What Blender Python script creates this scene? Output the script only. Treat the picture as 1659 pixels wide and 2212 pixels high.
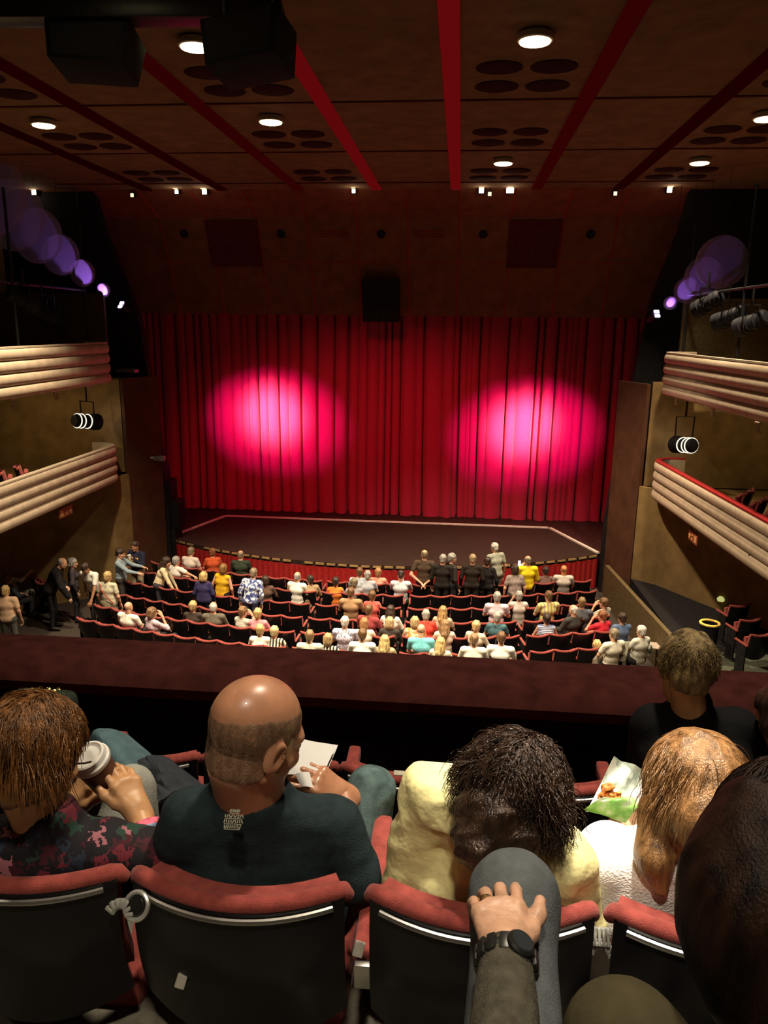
import bpy, bmesh, math, random
import numpy as np
from mathutils import Vector, Matrix

random.seed(7)
for _o in list(bpy.data.objects): bpy.data.objects.remove(_o)
SC = bpy.context.scene
COL = SC.collection
PI = math.pi
R = math.radians

# ------------------------------------------------------------------ camera
# axes: +y runs from the balcony to the stage, x = 0 is the middle of the stage, z = 0 the stalls floor
FPX, CX, CY = 1660.0, 829.5, 1106.0
CAM = np.array([2.25, 0.0, 7.2])
def _camera_axes(vp=(996, 703), slope=0.012):
    d = np.array([(vp[0]-CX)/FPX, (vp[1]-CY)/FPX, 1.0]); d /= np.linalg.norm(d)
    h = np.array([1.0, slope, 0.0]); h = h-d*h.dot(d)
    n = np.cross(h, d); n /= np.linalg.norm(n)
    if n[1] > 0: n = -n
    return np.stack([np.cross(d, n), d, n])
AX = _camera_axes()
def P(u, v, d):
    """a point seen at (u, v) of the 1659x2212 frame, d metres deep"""
    return CAM + d*(AX @ np.array([(u-CX)/FPX, (v-CY)/FPX, 1.0]))
cd = bpy.data.cameras.new('camera'); cam = bpy.data.objects.new('camera', cd); COL.objects.link(cam)
_m = np.eye(4); _m[:3, 0] = AX[:, 0]; _m[:3, 1] = -AX[:, 1]; _m[:3, 2] = -AX[:, 2]; _m[:3, 3] = CAM
cam.matrix_world = Matrix(_m.tolist())
cd.sensor_fit = 'HORIZONTAL'; cd.sensor_width = 36.0; cd.lens = 36.0*FPX/1659.0
cd.clip_start = 0.02; cd.clip_end = 200
SC.camera = cam

# ------------------------------------------------------------------ light and exposure
SC.view_settings.view_transform = 'Standard'; SC.view_settings.look = 'None'
SC.view_settings.gamma = 1.0; SC.view_settings.use_curve_mapping = False
SC.view_settings.exposure = 0.0
SC.cycles.max_bounces = 5; SC.cycles.diffuse_bounces = 3; SC.cycles.glossy_bounces = 2
SC.cycles.transmission_bounces = 3; SC.cycles.transparent_max_bounces = 16
SC.cycles.caustics_reflective = False; SC.cycles.caustics_refractive = False
SC.cycles.sample_clamp_indirect = 4.0
W = bpy.data.worlds.new('house_glow'); SC.world = W; W.use_nodes = True
W.node_tree.nodes['Background'].inputs[0].default_value = (1.0, 0.66, 0.42, 1)
W.node_tree.nodes['Background'].inputs[1].default_value = 0.034
WARM = (1.0, 0.82, 0.56)
WARM_NEAR = (1.0, 0.86, 0.66)
DOWN_W = 4400.0       # one ceiling downlight
NEAR_W = 560.0        # the downlights over the balcony
CURT_W = 14500.0       # the magenta front-of-house pair
WASH_W = 2600.0       # red wash on the curtain
VIOLET_W = 300.0

def light(name, kind, loc, target, watts, color, size=0.2, angle=60, blend=0.4, scale=None, parent=None, roll=0):
    l = bpy.data.lights.new(name, kind); l.energy = watts; l.color = color
    if kind == 'SPOT':
        l.spot_size = R(angle); l.spot_blend = blend; l.shadow_soft_size = size
    elif kind == 'POINT': l.shadow_soft_size = size
    elif kind == 'AREA': l.shape = 'DISK'; l.size = size
    o = bpy.data.objects.new(name, l); COL.objects.link(o)
    o.location = loc
    dv = Vector(target)-Vector(loc)
    q = dv.to_track_quat('-Z', 'Y').to_matrix().to_4x4()
    o.matrix_world = Matrix.Translation(Vector(loc)) @ q @ Matrix.Rotation(roll, 4, 'Z') @ Matrix.Diagonal((*(scale or (1, 1, 1)), 1))
    return o
MAG = (1.0, 0.02, 0.60)
for sx, ty in ((-3.72, 4.05), (4.42, 3.85)):      # pink spots on the curtain
    light('curtain_spot', 'SPOT', (sx*1.3, 14.5, 10.1), (sx, 25, ty), CURT_W, MAG, 0.15, 16.0, 1.0, (1.6, 1, 1))
    light('curtain_spot_core', 'SPOT', (sx*1.3, 14.4, 10.1), (sx-0.1, 25, ty+0.15), CURT_W*3.2, (1.0, 0.80, 0.85), 0.35, 9.6, 1.0, (1.3, 1, 1))
light('curtain_wash', 'SPOT', (0, 12, 10.0), (0.2, 25, 2.0), WASH_W, (1.0, 0.06, 0.10), 0.4, 58, 1.0, (1.25, 0.7, 1))

# ------------------------------------------------------------------ materials
_mats = {}
def mat(name, col, rough=0.6, metal=0.0, spec=0.4, vary=0.12, nscale=14.0, bump=0.0, bscale=60.0, sheen=0.0, stretch=None, coat=0.0):
    if name in _mats: return _mats[name]
    m = bpy.data.materials.new(name); m.use_nodes = True
    nt = m.node_tree; b = nt.nodes['Principled BSDF']
    b.inputs['Roughness'].default_value = rough; b.inputs['Metallic'].default_value = metal
    b.inputs['Specular IOR Level'].default_value = spec
    b.inputs['Sheen Weight'].default_value = sheen
    b.inputs['Coat Weight'].default_value = coat
    tc = nt.nodes.new('ShaderNodeTexCoord'); mp = nt.nodes.new('ShaderNodeMapping')
    nt.links.new(tc.outputs['Object'], mp.inputs['Vector'])
    if stretch: mp.inputs['Scale'].default_value = stretch
    n = nt.nodes.new('ShaderNodeTexNoise'); n.inputs['Scale'].default_value = nscale; n.inputs['Detail'].default_value = 4
    nt.links.new(mp.outputs[0], n.inputs['Vector'])
    r = nt.nodes.new('ShaderNodeValToRGB')
    lo = [max(0, c*(1-vary*2)) for c in col]; hi = [min(1, c*(1+vary*2)) for c in col]
    r.color_ramp.elements[0].position = 0.3; r.color_ramp.elements[1].position = 0.7
    r.color_ramp.elements[0].color = (*lo, 1); r.color_ramp.elements[1].color = (*hi, 1)
    nt.links.new(n.outputs['Fac'], r.inputs['Fac']); nt.links.new(r.outputs[0], b.inputs['Base Color'])
    if bump:
        n2 = nt.nodes.new('ShaderNodeTexNoise'); n2.inputs['Scale'].default_value = bscale; n2.inputs['Detail'].default_value = 3
        nt.links.new(mp.outputs[0], n2.inputs['Vector'])
        bp = nt.nodes.new('ShaderNodeBump'); bp.inputs['Strength'].default_value = bump; bp.inputs['Distance'].default_value = 0.01
        nt.links.new(n2.outputs['Fac'], bp.inputs['Height']); nt.links.new(bp.outputs[0], b.inputs['Normal'])
    _mats[name] = m
    return m
def ramp_mat(name, cols, kind='noise', scale=20.0, rough=0.8, detail=2.0, bump=0.0, stretch=None, spec=0.3):
    """printed or woven cloth: stepped colours driven by a texture"""
    if name in _mats: return _mats[name]
    m = bpy.data.materials.new(name); m.use_nodes = True
    nt = m.node_tree; b = nt.nodes['Principled BSDF']; b.inputs['Roughness'].default_value = rough
    b.inputs['Specular IOR Level'].default_value = spec
    tc = nt.nodes.new('ShaderNodeTexCoord'); mp = nt.nodes.new('ShaderNodeMapping')
    nt.links.new(tc.outputs['Object'], mp.inputs['Vector'])
    if stretch: mp.inputs['Scale'].default_value = stretch
    if kind == 'stripe':
        t = nt.nodes.new('ShaderNodeTexWave'); t.inputs['Scale'].default_value = scale; t.bands_direction = 'Z'; t.inputs['Distortion'].default_value = 1.0; out = t.outputs['Fac']
    elif kind == 'bars':
        t = nt.nodes.new('ShaderNodeTexWave'); t.inputs['Scale'].default_value = scale; t.bands_direction = 'X'; out = t.outputs['Fac']
    elif kind == 'cells':
        t = nt.nodes.new('ShaderNodeTexVoronoi'); t.inputs['Scale'].default_value = scale; out = t.outputs['Distance']
    elif kind == 'patch':
        t = nt.nodes.new('ShaderNodeTexVoronoi'); t.inputs['Scale'].default_value = scale
        sp = nt.nodes.new('ShaderNodeSeparateColor'); nt.links.new(t.outputs['Color'], sp.inputs[0]); out = sp.outputs[0]
    else:
        t = nt.nodes.new('ShaderNodeTexNoise'); t.inputs['Scale'].default_value = scale; t.inputs['Detail'].default_value = detail; out = t.outputs['Fac']
    if kind == 'patch':      # wobble the cell borders
        n2 = nt.nodes.new('ShaderNodeTexNoise'); n2.inputs['Scale'].default_value = scale*2
        nt.links.new(mp.outputs[0], n2.inputs['Vector'])
        mx = nt.nodes.new('ShaderNodeMix'); mx.data_type = 'VECTOR'; mx.inputs[0].default_value = 0.06
        nt.links.new(mp.outputs[0], mx.inputs[4]); nt.links.new(n2.outputs['Color'], mx.inputs[5])
        nt.links.new(mx.outputs[1], t.inputs['Vector'])
    else: nt.links.new(mp.outputs[0], t.inputs['Vector'])
    r = nt.nodes.new('ShaderNodeValToRGB'); r.color_ramp.interpolation = 'LINEAR' if kind in ('noise',) else 'CONSTANT' if kind in ('patch', 'bars') else 'LINEAR'
    els = r.color_ramp.elements
    while len(els) < len(cols): els.new(0.5)
    for e, (p, c) in zip(els, cols): e.position = p; e.color = (*c, 1)
    nt.links.new(out, r.inputs['Fac']); nt.links.new(r.outputs[0], b.inputs['Base Color'])
    if bump:
        bp = nt.nodes.new('ShaderNodeBump'); bp.inputs['Strength'].default_value = bump; bp.inputs['Distance'].default_value = 0.01
        nt.links.new(out, bp.inputs['Height']); nt.links.new(bp.outputs[0], b.inputs['Normal'])
    _mats[name] = m
    return m
def emit(name, col, strength):
    if name in _mats: return _mats[name]
    m = bpy.data.materials.new(name); m.use_nodes = True; nt = m.node_tree; nt.nodes.clear()
    e = nt.nodes.new('ShaderNodeEmission'); e.inputs[0].default_value = (*col, 1); e.inputs[1].default_value = strength
    o = nt.nodes.new('ShaderNodeOutputMaterial'); nt.links.new(e.outputs[0], o.inputs[0]); _mats[name] = m
    return m
def cloth(col, rough=0.85, tag=''):
    k = 'cloth_%02x%02x%02x%s' % (*[int(c*255) for c in col], tag)
    return mat(k, col, rough, vary=0.08, nscale=25, bump=0.25, bscale=45, spec=0.15)
def skin(col=(0.62, 0.33, 0.2)):
    k = 'skin_%02x%02x%02x' % tuple(int(c*255) for c in col)
    return mat(k, col, 0.42, vary=0.06, nscale=18, spec=0.45)
def hairm(col, rough=0.4):
    k = 'hair_%02x%02x%02x' % tuple(int(c*255) for c in col)
    return mat(k, col, rough, vary=0.3, nscale=9, bump=0.5, bscale=40, stretch=(6, 6, 0.7), spec=0.5)

# ------------------------------------------------------------------ scene graph
def tag(o, label=None, cat=None, group=None, kind=None):
    if label: o['label'] = label
    if cat: o['category'] = cat
    if group: o['group'] = group
    if kind: o['kind'] = kind
    return o
def empty(name, loc=(0, 0, 0), rz=0.0, label=None, cat=None, group=None):
    o = bpy.data.objects.new(name, None); COL.objects.link(o); o.location = loc; o.rotation_euler = (0, 0, rz)
    o.empty_display_size = 0.1
    return tag(o, label, cat, group)
def link(name, me, m=None, parent=None, smooth=False, kind=None):
    if m is not None:
        me.materials.clear(); me.materials.append(m)
    if smooth: me.polygons.foreach_set('use_smooth', [True]*len(me.polygons))
    o = bpy.data.objects.new(name, me); COL.objects.link(o)
    if parent is not None: o.parent = parent
    if kind: o['kind'] = kind
    return o
def dup(root, loc, rz, label, group=None):
    r = root.copy(); COL.objects.link(r); r.location = loc; r.rotation_euler = (0, 0, rz); r['label'] = label
    if group: r['group'] = group
    for ch in list(root.children):
        c = ch.copy(); COL.objects.link(c); c.parent = r
        for g in ch.children:
            d = g.copy(); COL.objects.link(d); d.parent = c
    return r
def V(*a): return Vector(a)

class MB:
    """collects shapes and links them as one mesh object"""
    def __init__(s): s.bm = bmesh.new()
    def _xf(s, vs, loc, rot, M):
        mt = Matrix.Translation(Vector(loc))
        if rot: mt = mt @ Matrix.Rotation(rot[2], 4, 'Z') @ Matrix.Rotation(rot[1], 4, 'Y') @ Matrix.Rotation(rot[0], 4, 'X')
        if M is not None: mt = M @ mt
        bmesh.ops.transform(s.bm, matrix=mt, verts=vs)
    def box(s, c, size, rot=None, bevel=0.0, seg=2, M=None, taper=None):
        r = bmesh.ops.create_cube(s.bm, size=1.0); vs = r['verts']
        for v in vs:
            v.co = Vector((v.co.x*size[0], v.co.y*size[1], v.co.z*size[2]))
            if taper and v.co.z < 0: v.co.x *= taper[0]; v.co.y *= taper[1]
        if bevel:
            es = list({e for v in vs for e in v.link_edges})
            rb = bmesh.ops.bevel(s.bm, geom=es, offset=bevel, segments=seg, profile=0.6, affect='EDGES')
            vs = list({v for f in rb['faces'] for v in f.verts} | {v for v in vs if v.is_valid})
        s._xf(vs, c, rot, M); return s
    def tube(s, pts, rad, seg=10, caps=True, closed=False, flat=None):
        pts = [Vector(p) for p in pts]; n = len(pts)
        rads = rad if isinstance(rad, (list, tuple)) else [rad]*n
        rings = []; up = None
        for i, p in enumerate(pts):
            if closed: t = pts[(i+1) % n]-pts[i-1]
            else: t = pts[min(i+1, n-1)]-pts[max(i-1, 0)]
            t.normalize()
            if up is None: up = t.orthogonal().normalized() if flat is None else Vector(flat)
            up = (up-t*up.dot(t)).normalized(); sd = t.cross(up)
            rings.append([s.bm.verts.new(p+(up*math.cos(2*PI*k/seg)+sd*math.sin(2*PI*k/seg))*rads[i]) for k in range(seg)])
        for i in range(n if closed else n-1):
            a, b = rings[i], rings[(i+1) % n]
            for k in range(seg): s.bm.faces.new((a[k], a[(k+1) % seg], b[(k+1) % seg], b[k]))
        if caps and not closed:
            s.bm.faces.new(list(reversed(rings[0]))); s.bm.faces.new(rings[-1])
        return s
    def lathe(s, prof, seg=24, M=None, caps=True):
        rings = []
        for r, z in prof:
            rings.append([s.bm.verts.new((r*math.cos(2*PI*k/seg), r*math.sin(2*PI*k/seg), z)) for k in range(seg)])
        for a, b in zip(rings, rings[1:]):
            for k in range(seg): s.bm.faces.new((a[k], a[(k+1) % seg], b[(k+1) % seg], b[k]))
        if caps:
            s.bm.faces.new(list(reversed(rings[0]))); s.bm.faces.new(rings[-1])
        if M is not None: bmesh.ops.transform(s.bm, matrix=M, verts=[v for r in rings for v in r])
        return s
    def prism(s, poly, z0, z1, M=None):
        a = [s.bm.verts.new((x, y, z0)) for x, y in poly]; b = [s.bm.verts.new((x, y, z1)) for x, y in poly]; n = len(poly)
        s.bm.faces.new(list(reversed(a))); s.bm.faces.new(b)
        for i in range(n): s.bm.faces.new((a[i], a[(i+1) % n], b[(i+1) % n], b[i]))
        if M is not None: bmesh.ops.transform(s.bm, matrix=M, verts=a+b)
        return s
    def sheet(s, fn, nu, nv, thick=0.0, closed_u=False):
        """surface fn(u, v) with u, v in 0..1; thick > 0 gives it a back"""
        g = [[s.bm.verts.new(fn(i/nu, j/nv)) for j in range(nv+1)] for i in range(nu+1)]
        fs = [s.bm.faces.new((g[i][j], g[i+1][j], g[i+1][j+1], g[i][j+1])) for i in range(nu) for j in range(nv)]
        if thick:
            s.bm.normal_update()
            h = [[s.bm.verts.new(v.co-v.normal*thick) for v in r] for r in g]
            for i in range(nu):
                for j in range(nv): s.bm.faces.new((h[i][j], h[i][j+1], h[i+1][j+1], h[i+1][j]))
            for i in range(nu):
                s.bm.faces.new((g[i][0], h[i][0], h[i+1][0], g[i+1][0])); s.bm.faces.new((g[i][nv], g[i+1][nv], h[i+1][nv], h[i][nv]))
            for j in range(nv):
                s.bm.faces.new((g[0][j], g[0][j+1], h[0][j+1], h[0][j])); s.bm.faces.new((g[nu][j], h[nu][j], h[nu][j+1], g[nu][j+1]))
        return s
    def sweep(s, prof, path, closed=True, caps=True):
        """profile points (offset along the path's left normal, z) carried along plan points (x, y)"""
        n = len(path); rings = []
        for i, p in enumerate(path):
            t = Vector(path[min(i+1, n-1)])-Vector(path[max(i-1, 0)]); t.normalize(); nr = Vector((-t.y, t.x))
            rings.append([s.bm.verts.new((p[0]+nr.x*o, p[1]+nr.y*o, z)) for o, z in prof])
        m = len(prof)
        for a, b in zip(rings, rings[1:]):
            for k in range(m if closed else m-1): s.bm.faces.new((a[k], a[(k+1) % m], b[(k+1) % m], b[k]))
        if caps and closed:
            s.bm.faces.new(list(reversed(rings[0]))); s.bm.faces.new(rings[-1])
        return s
    def mesh(s, name, smooth=True, angle=38):
        bmesh.ops.recalc_face_normals(s.bm, faces=s.bm.faces)
        for f in s.bm.faces: f.smooth = smooth
        if smooth:
            lim = R(angle)
            for e in s.bm.edges:
                if len(e.link_faces) == 2 and e.calc_face_angle(0) > lim: e.smooth = False
        me = bpy.data.meshes.new(name); s.bm.to_mesh(me); s.bm.free(); return me
    def build(s, name, m, parent=None, smooth=True, kind=None, angle=38):
        return link(name, s.mesh(name, smooth, angle), m, parent, kind=kind)

def arc(cx, cy, r, a0, a1, n): return [(cx+r*math.cos(R(a0+(a1-a0)*i/n)), cy+r*math.sin(R(a0+(a1-a0)*i/n))) for i in range(n+1)]
def wob(p, scale, seed=0, oct=3):
    """cheap smooth noise for arrays of points, about -1..1"""
    rs = np.random.RandomState(seed); out = 0; amp = 1.0; tot = 0
    for o in range(oct):
        acc = 0
        for _ in range(4):
            d = rs.normal(size=3); d /= np.linalg.norm(d)
            acc = acc+np.sin(p @ d*scale*(0.7+0.6*rs.rand())+rs.rand()*6.28)
        out = out+amp*acc/2.2; tot += amp; amp *= 0.5; scale *= 2.1
    return out/tot

# ------------------------------------------------------------------ smooth blended bodies (implicit surface -> mesh)
def surf_nets(f, org, h):
    s = f < 0; nx, ny, nz = f.shape
    cnt = np.zeros((nx-1, ny-1, nz-1), np.int8)
    for a in (0, 1):
        for b in (0, 1):
            for c in (0, 1): cnt += s[a:nx-1+a, b:ny-1+b, c:nz-1+c]
    act = (cnt > 0) & (cnt < 8)
    I, J, K = np.nonzero(act); idx = -np.ones(act.shape, np.int32); idx[I, J, K] = np.arange(len(I))
    pos = np.zeros((len(I), 3)); n = np.zeros(len(I))
    cr = [(a, b, c) for a in (0, 1) for b in (0, 1) for c in (0, 1)]
    for p in cr:
        for ax in range(3):
            if p[ax]: continue
            q = list(p); q[ax] = 1
            fa = f[I+p[0], J+p[1], K+p[2]]; fb = f[I+q[0], J+q[1], K+q[2]]
            m = (fa < 0) != (fb < 0); t = np.where(m, fa/np.where(m, fa-fb, 1), 0)
            base = np.array(p, float); pp = np.tile(base, (len(I), 1)); pp[:, ax] += t
            pos += pp*m[:, None]; n += m
    verts = org+h*(np.stack([I, J, K], 1)+pos/n[:, None])
    quads = []
    e = s[:-1, 1:-1, 1:-1] != s[1:, 1:-1, 1:-1]; I, J, K = np.nonzero(e); J = J+1; K = K+1
    q = np.stack([idx[I, J-1, K-1], idx[I, J, K-1], idx[I, J, K], idx[I, J-1, K]], 1); fl = s[I, J, K]; q[~fl] = q[~fl][:, ::-1]; quads.append(q)
    e = s[1:-1, :-1, 1:-1] != s[1:-1, 1:, 1:-1]; I, J, K = np.nonzero(e); I = I+1; K = K+1
    q = np.stack([idx[I-1, J, K-1], idx[I-1, J, K], idx[I, J, K], idx[I, J, K-1]], 1); fl = s[I, J, K]; q[~fl] = q[~fl][:, ::-1]; quads.append(q)
    e = s[1:-1, 1:-1, :-1] != s[1:-1, 1:-1, 1:]; I, J, K = np.nonzero(e); I = I+1; J = J+1
    q = np.stack([idx[I-1, J-1, K], idx[I, J-1, K], idx[I, J, K], idx[I-1, J, K]], 1); fl = s[I, J, K]; q[~fl] = q[~fl][:, ::-1]; quads.append(q)
    return verts, np.concatenate(quads)

class Sdf:
    def __init__(s): s.ops = []
    def cone(s, a, b, r1, r2=None, k=0.02, sub=False):
        a = np.array(a, float); b = np.array(b, float); r2 = r1 if r2 is None else r2; m = max(r1, r2)
        s.ops.append(('c', (a, b, r1, r2), np.minimum(a, b)-m, np.maximum(a, b)+m, k, sub)); return s
    def chain(s, pts, rads, k=0.02):
        for i in range(len(pts)-1): s.cone(pts[i], pts[i+1], rads[i], rads[i+1], k)
        return s
    def ell(s, c, r, rot=None, k=0.02, sub=False):
        c = np.array(c, float); r = np.array(r, float); m = r.max()
        s.ops.append(('e', (c, r, rot), c-m, c+m, k, sub)); return s
    def half(s, p, n, k=0.005):
        """cut away the side n points to"""
        n = np.array(n, float); n /= np.linalg.norm(n); s.ops.append(('h', (np.array(p, float), n), None, None, k, True)); return s
    def run(s, h, noise=None):
        lo = np.min([o[2] for o in s.ops if o[2] is not None and not o[5]], 0)-3*h; hi = np.max([o[3] for o in s.ops if o[3] is not None and not o[5]], 0)+3*h
        sh = np.ceil((hi-lo)/h).astype(int)+1
        f = np.full(sh, 0.3, np.float32)
        for kind, a, l, u, k, sub in s.ops:
            if l is None: i0 = np.zeros(3, int); i1 = sh
            else:
                i0 = np.clip(np.floor((l-k-2.5*h-lo)/h).astype(int), 0, sh); i1 = np.clip(np.ceil((u+k+2.5*h-lo)/h).astype(int)+1, 0, sh)
            if (i1 <= i0).any(): continue
            X = (lo[0]+h*np.arange(i0[0], i1[0], dtype=np.float32))[:, None, None]; Y = (lo[1]+h*np.arange(i0[1], i1[1], dtype=np.float32))[None, :, None]; Z = (lo[2]+h*np.arange(i0[2], i1[2], dtype=np.float32))[None, None, :]
            if kind == 'c':
                p, q, r1, r2 = a; d = q-p; L = max(1e-9, d.dot(d))
                t = np.clip(((X-p[0])*d[0]+(Y-p[1])*d[1]+(Z-p[2])*d[2])/L, 0, 1)
                D = np.sqrt((X-p[0]-t*d[0])**2+(Y-p[1]-t*d[1])**2+(Z-p[2]-t*d[2])**2)-(r1+(r2-r1)*t)
            elif kind == 'e':
                c, r, rot = a; x, y, z = X-c[0], Y-c[1], Z-c[2]
                if rot is not None:
                    m = np.array(rot); x, y, z = (x*m[0, 0]+y*m[1, 0]+z*m[2, 0], x*m[0, 1]+y*m[1, 1]+z*m[2, 1], x*m[0, 2]+y*m[1, 2]+z*m[2, 2])
                k0 = np.sqrt((x/r[0])**2+(y/r[1])**2+(z/r[2])**2)+1e-6; k1 = np.sqrt((x/r[0]**2)**2+(y/r[1]**2)**2+(z/r[2]**2)**2)+1e-6
                D = k0*(k0-1)/k1
            else:
                p, n = a; D = -((X-p[0])*n[0]+(Y-p[1])*n[1]+(Z-p[2])*n[2])
            sl = tuple(slice(i0[j], i1[j]) for j in range(3)); g = f[sl]
            if sub:
                D = -D; hh = np.clip(0.5-0.5*(D-g)/(-k if k else -1e-6)*-1, 0, 1) if False else np.clip(0.5+0.5*(D-g)/k, 0, 1)
                f[sl] = g*(1-hh)+D*hh+k*hh*(1-hh)
            else:
                hh = np.clip(0.5+0.5*(g-D)/k, 0, 1); f[sl] = g*(1-hh)+D*hh-k*hh*(1-hh)
        if noise is not None:
            I = np.nonzero(np.abs(f) < 4*h+0.02); pts = lo+h*np.stack(I, 1); f[I] += noise(pts)
        return surf_nets(f, lo, h)
def raw(parts):
    vs = []; qs = []; n = 0
    for v, q in parts: vs.append(v); qs.append(q+n); n += len(v)
    return np.concatenate(vs), np.concatenate(qs)
def mesh_np(name, vq):
    v, q = vq; me = bpy.data.meshes.new(name)
    me.vertices.add(len(v)); me.vertices.foreach_set('co', v.astype(np.float32).ravel())
    me.loops.add(len(q)*4); me.loops.foreach_set('vertex_index', q.astype(np.int32).ravel())
    me.polygons.add(len(q)); me.polygons.foreach_set('loop_start', np.arange(0, len(q)*4, 4, dtype=np.int32))
    me.polygons.foreach_set('use_smooth', np.ones(len(q), bool))
    me.update(calc_edges=True); return me
def xf(vq, M4): 
    v, q = vq; M4 = np.array(M4); return v @ M4[:3, :3].T+M4[:3, 3], q
def frame(o, fwd, up):
    """4x4 with +y along fwd and +z close to up"""
    y = np.array(fwd, float); y /= np.linalg.norm(y); z = np.array(up, float); z -= y*z.dot(y); z /= np.linalg.norm(z); x = np.cross(y, z)
    m = np.eye(4); m[:3, 0] = x; m[:3, 1] = y; m[:3, 2] = z; m[:3, 3] = o; return m
def eul(yaw=0, pitch=0, roll=0):
    """head turn: yaw to the left, pitch up, roll"""
    return np.array((Matrix.Rotation(R(yaw), 3, 'Z') @ Matrix.Rotation(R(pitch), 3, 'X') @ Matrix.Rotation(R(roll), 3, 'Y')))
def m4(rot, loc):
    m = np.eye(4); m[:3, :3] = rot; m[:3, 3] = loc; return m

# ------------------------------------------------------------------ people
def head_sdf(S):
    S.ell((0, -.016, .035), (.077, .097, .086)); S.ell((0, .03, -.03), (.062, .068, .088), k=.03)
    S.cone((0, .045, -.085), (0, .072, -.1), .036, .024, k=.03)
    for s in (-1, 1):
        S.cone((s*.052, .0, -.055), (s*.02, .068, -.098), .02, .02, k=.03)
        S.cone((s*.008, .086, .022), (s*.045, .07, .02), .014, .012, k=.015)
        S.cone((s*.04, .074, -.028), (s*.05, .05, -.03), .016, .016, k=.02)
        S.ell((s*.032, .108, -.002), (.017, .02, .012), k=.012, sub=True)
        S.ell((s*.031, .082, -.002), (.0125, .0125, .0125), k=.004)
        rot = np.array(Matrix.Rotation(s*R(-20), 3, 'Z') @ Matrix.Rotation(R(-10), 3, 'X'))
        S.ell((s*.079, -.006, -.008), (.01, .021, .034), rot, k=.008)
        S.ell((s*.086, .0, -.004), (.006, .011, .019), rot, k=.006, sub=True)
    S.cone((0, .092, .008), (0, .116, -.032), .009, .0125, k=.012)
    S.cone((-.013, .103, -.036), (.013, .103, -.036), .009, k=.008)
    S.cone((-.019, .094, -.064), (.019, .094, -.064), .009, k=.008); S.cone((-.016, .092, -.076), (.016, .092, -.076), .0095, k=.008)
    S.cone((-.02, .106, -.07), (.02, .106, -.07), .002, k=.006, sub=True)
    return S
def hand_sdf(S, M, side=1, curl=(28, 34, 38, 42), spread=1.0, thumb=(0, 0), k=.009):
    """hand in its own frame: wrist at 0, fingers along +y, palm towards -z, thumb on the side*x side"""
    M = np.array(M)
    def T(p): return (M @ np.array([p[0]*side, p[1], p[2], 1.0]))[:3]
    spec = [(.031, .084, (.044, .026, .021), .0088), (.010, .090, (.048, .030, .022), .009), (-.011, .086, (.045, .028, .022), .0086), (-.030, .076, (.036, .021, .019), .0076)]
    for i, (x, y, ls, r) in enumerate(spec):
        a = math.atan2(x, .25)*spread; c = R(curl[i])
        p = np.array([x, y, 0.0]); pts = [p]; ang = c*0.55
        for L in ls:
            p = p+L*np.array([math.sin(a)*math.cos(ang), math.cos(a)*math.cos(ang), -math.sin(ang)]); pts.append(p); ang += c
        S.cone(T((x*.55, .012, -.002)), T((x, y, 0)), .0165, .0125, k=.014)
        S.cone(T((x, y, .003)), T((x, y+.001, .003)), r*1.1, k=.008)
        S.chain([T(q) for q in pts], [r*1.12, r, r*.9, r*.78], k=.004)
    S.cone(T((0, -.03, 0)), T((0, .012, -.001)), .023, .024, k=.02); S.cone(T((-.012, -.02, 0)), T((.012, -.02, 0)), .019, k=.02)
    o, d = thumb
    S.chain([T((.014, .015, -.010)), T((.040+o*.3, .046, -.014+d*.4)), T((.056+o, .078, -.018+d)), T((.062+o*1.4, .104, -.022+d*1.5))], [.0165, .0125, .0105, .0085], k=.010)
    return S
_cache = {}
def head_vq(h):
    if ('h', h) not in _cache: _cache['h', h] = head_sdf(Sdf()).run(h)
    return _cache['h', h]
def hand_vq(h, side, curl):
    k = ('hd', h, side, curl)
    if k not in _cache: _cache[k] = hand_sdf(Sdf(), np.eye(4), side, curl).run(h)
    return _cache[k]
def hair_sdf(style, vol=0.0):
    S = Sdf(); v = vol
    if style in ('short', 'crop', 'bun'):
        t = {'short': .012, 'crop': .005, 'bun': .01}[style]+v
        S.ell((0, -.02, .04), (.078+t, .097+t, .086+t)); S.ell((0, -.065, -.03), (.058+t*.5, .045+t*.5, .06), k=.03)
        S.ell((0, .115, -.03), (.075, .075, .085), k=.012, sub=True)
        for s in (-1, 1): S.ell((s*.1, .01, -.025), (.035, .035, .045), k=.01, sub=True)
        S.half((0, -.07, -.075), (0, .35, -1), .01)
        if style == 'bun': S.ell((0, -.125, .05), (.042, .04, .042), k=.012)
    elif style == 'ring':
        S.ell((0, -.02, .03), (.083, .102, .086)); S.ell((0, -.065, -.03), (.06, .045, .055), k=.03)
        S.ell((0, .02, .115), (.09, .125, .09), k=.01, sub=True); S.ell((0, .11, -.02), (.09, .1, .12), k=.012, sub=True)
        for s in (-1, 1): S.ell((s*.1, .01, -.02), (.03, .028, .04), k=.008, sub=True)
        S.half((0, -.07, -.075), (0, .3, -1), .01)
    elif style == 'bob':
        S.ell((0, -.022, .035), (.096+v, .115+v, .103+v)); S.ell((0, -.05, -.045), (.092+v, .075+v, .075), k=.04)
        S.ell((0, .125, -.045), (.062, .085, .1), k=.015, sub=True); S.half((0, -.05, -.105), (0, .15, -1), .015)
    elif style == 'long':
        S.ell((0, -.022, .037), (.094+v, .113+v, .1+v)); S.ell((0, -.06, -.06), (.09+v, .06+v, .09), k=.04)
        S.chain([(0, -.075, -.06), (0, -.10, -.16), (0, -.11, -.27)], [.075+v, .066+v, .04], k=.05)
        for s in (-1, 1): S.chain([(s*.07, -.03, -.02), (s*.082, -.03, -.12), (s*.075, -.04, -.22)], [.035, .035, .02], k=.03)
        S.ell((0, .13, -.05), (.058, .09, .11), k=.015, sub=True)
    return S
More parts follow.
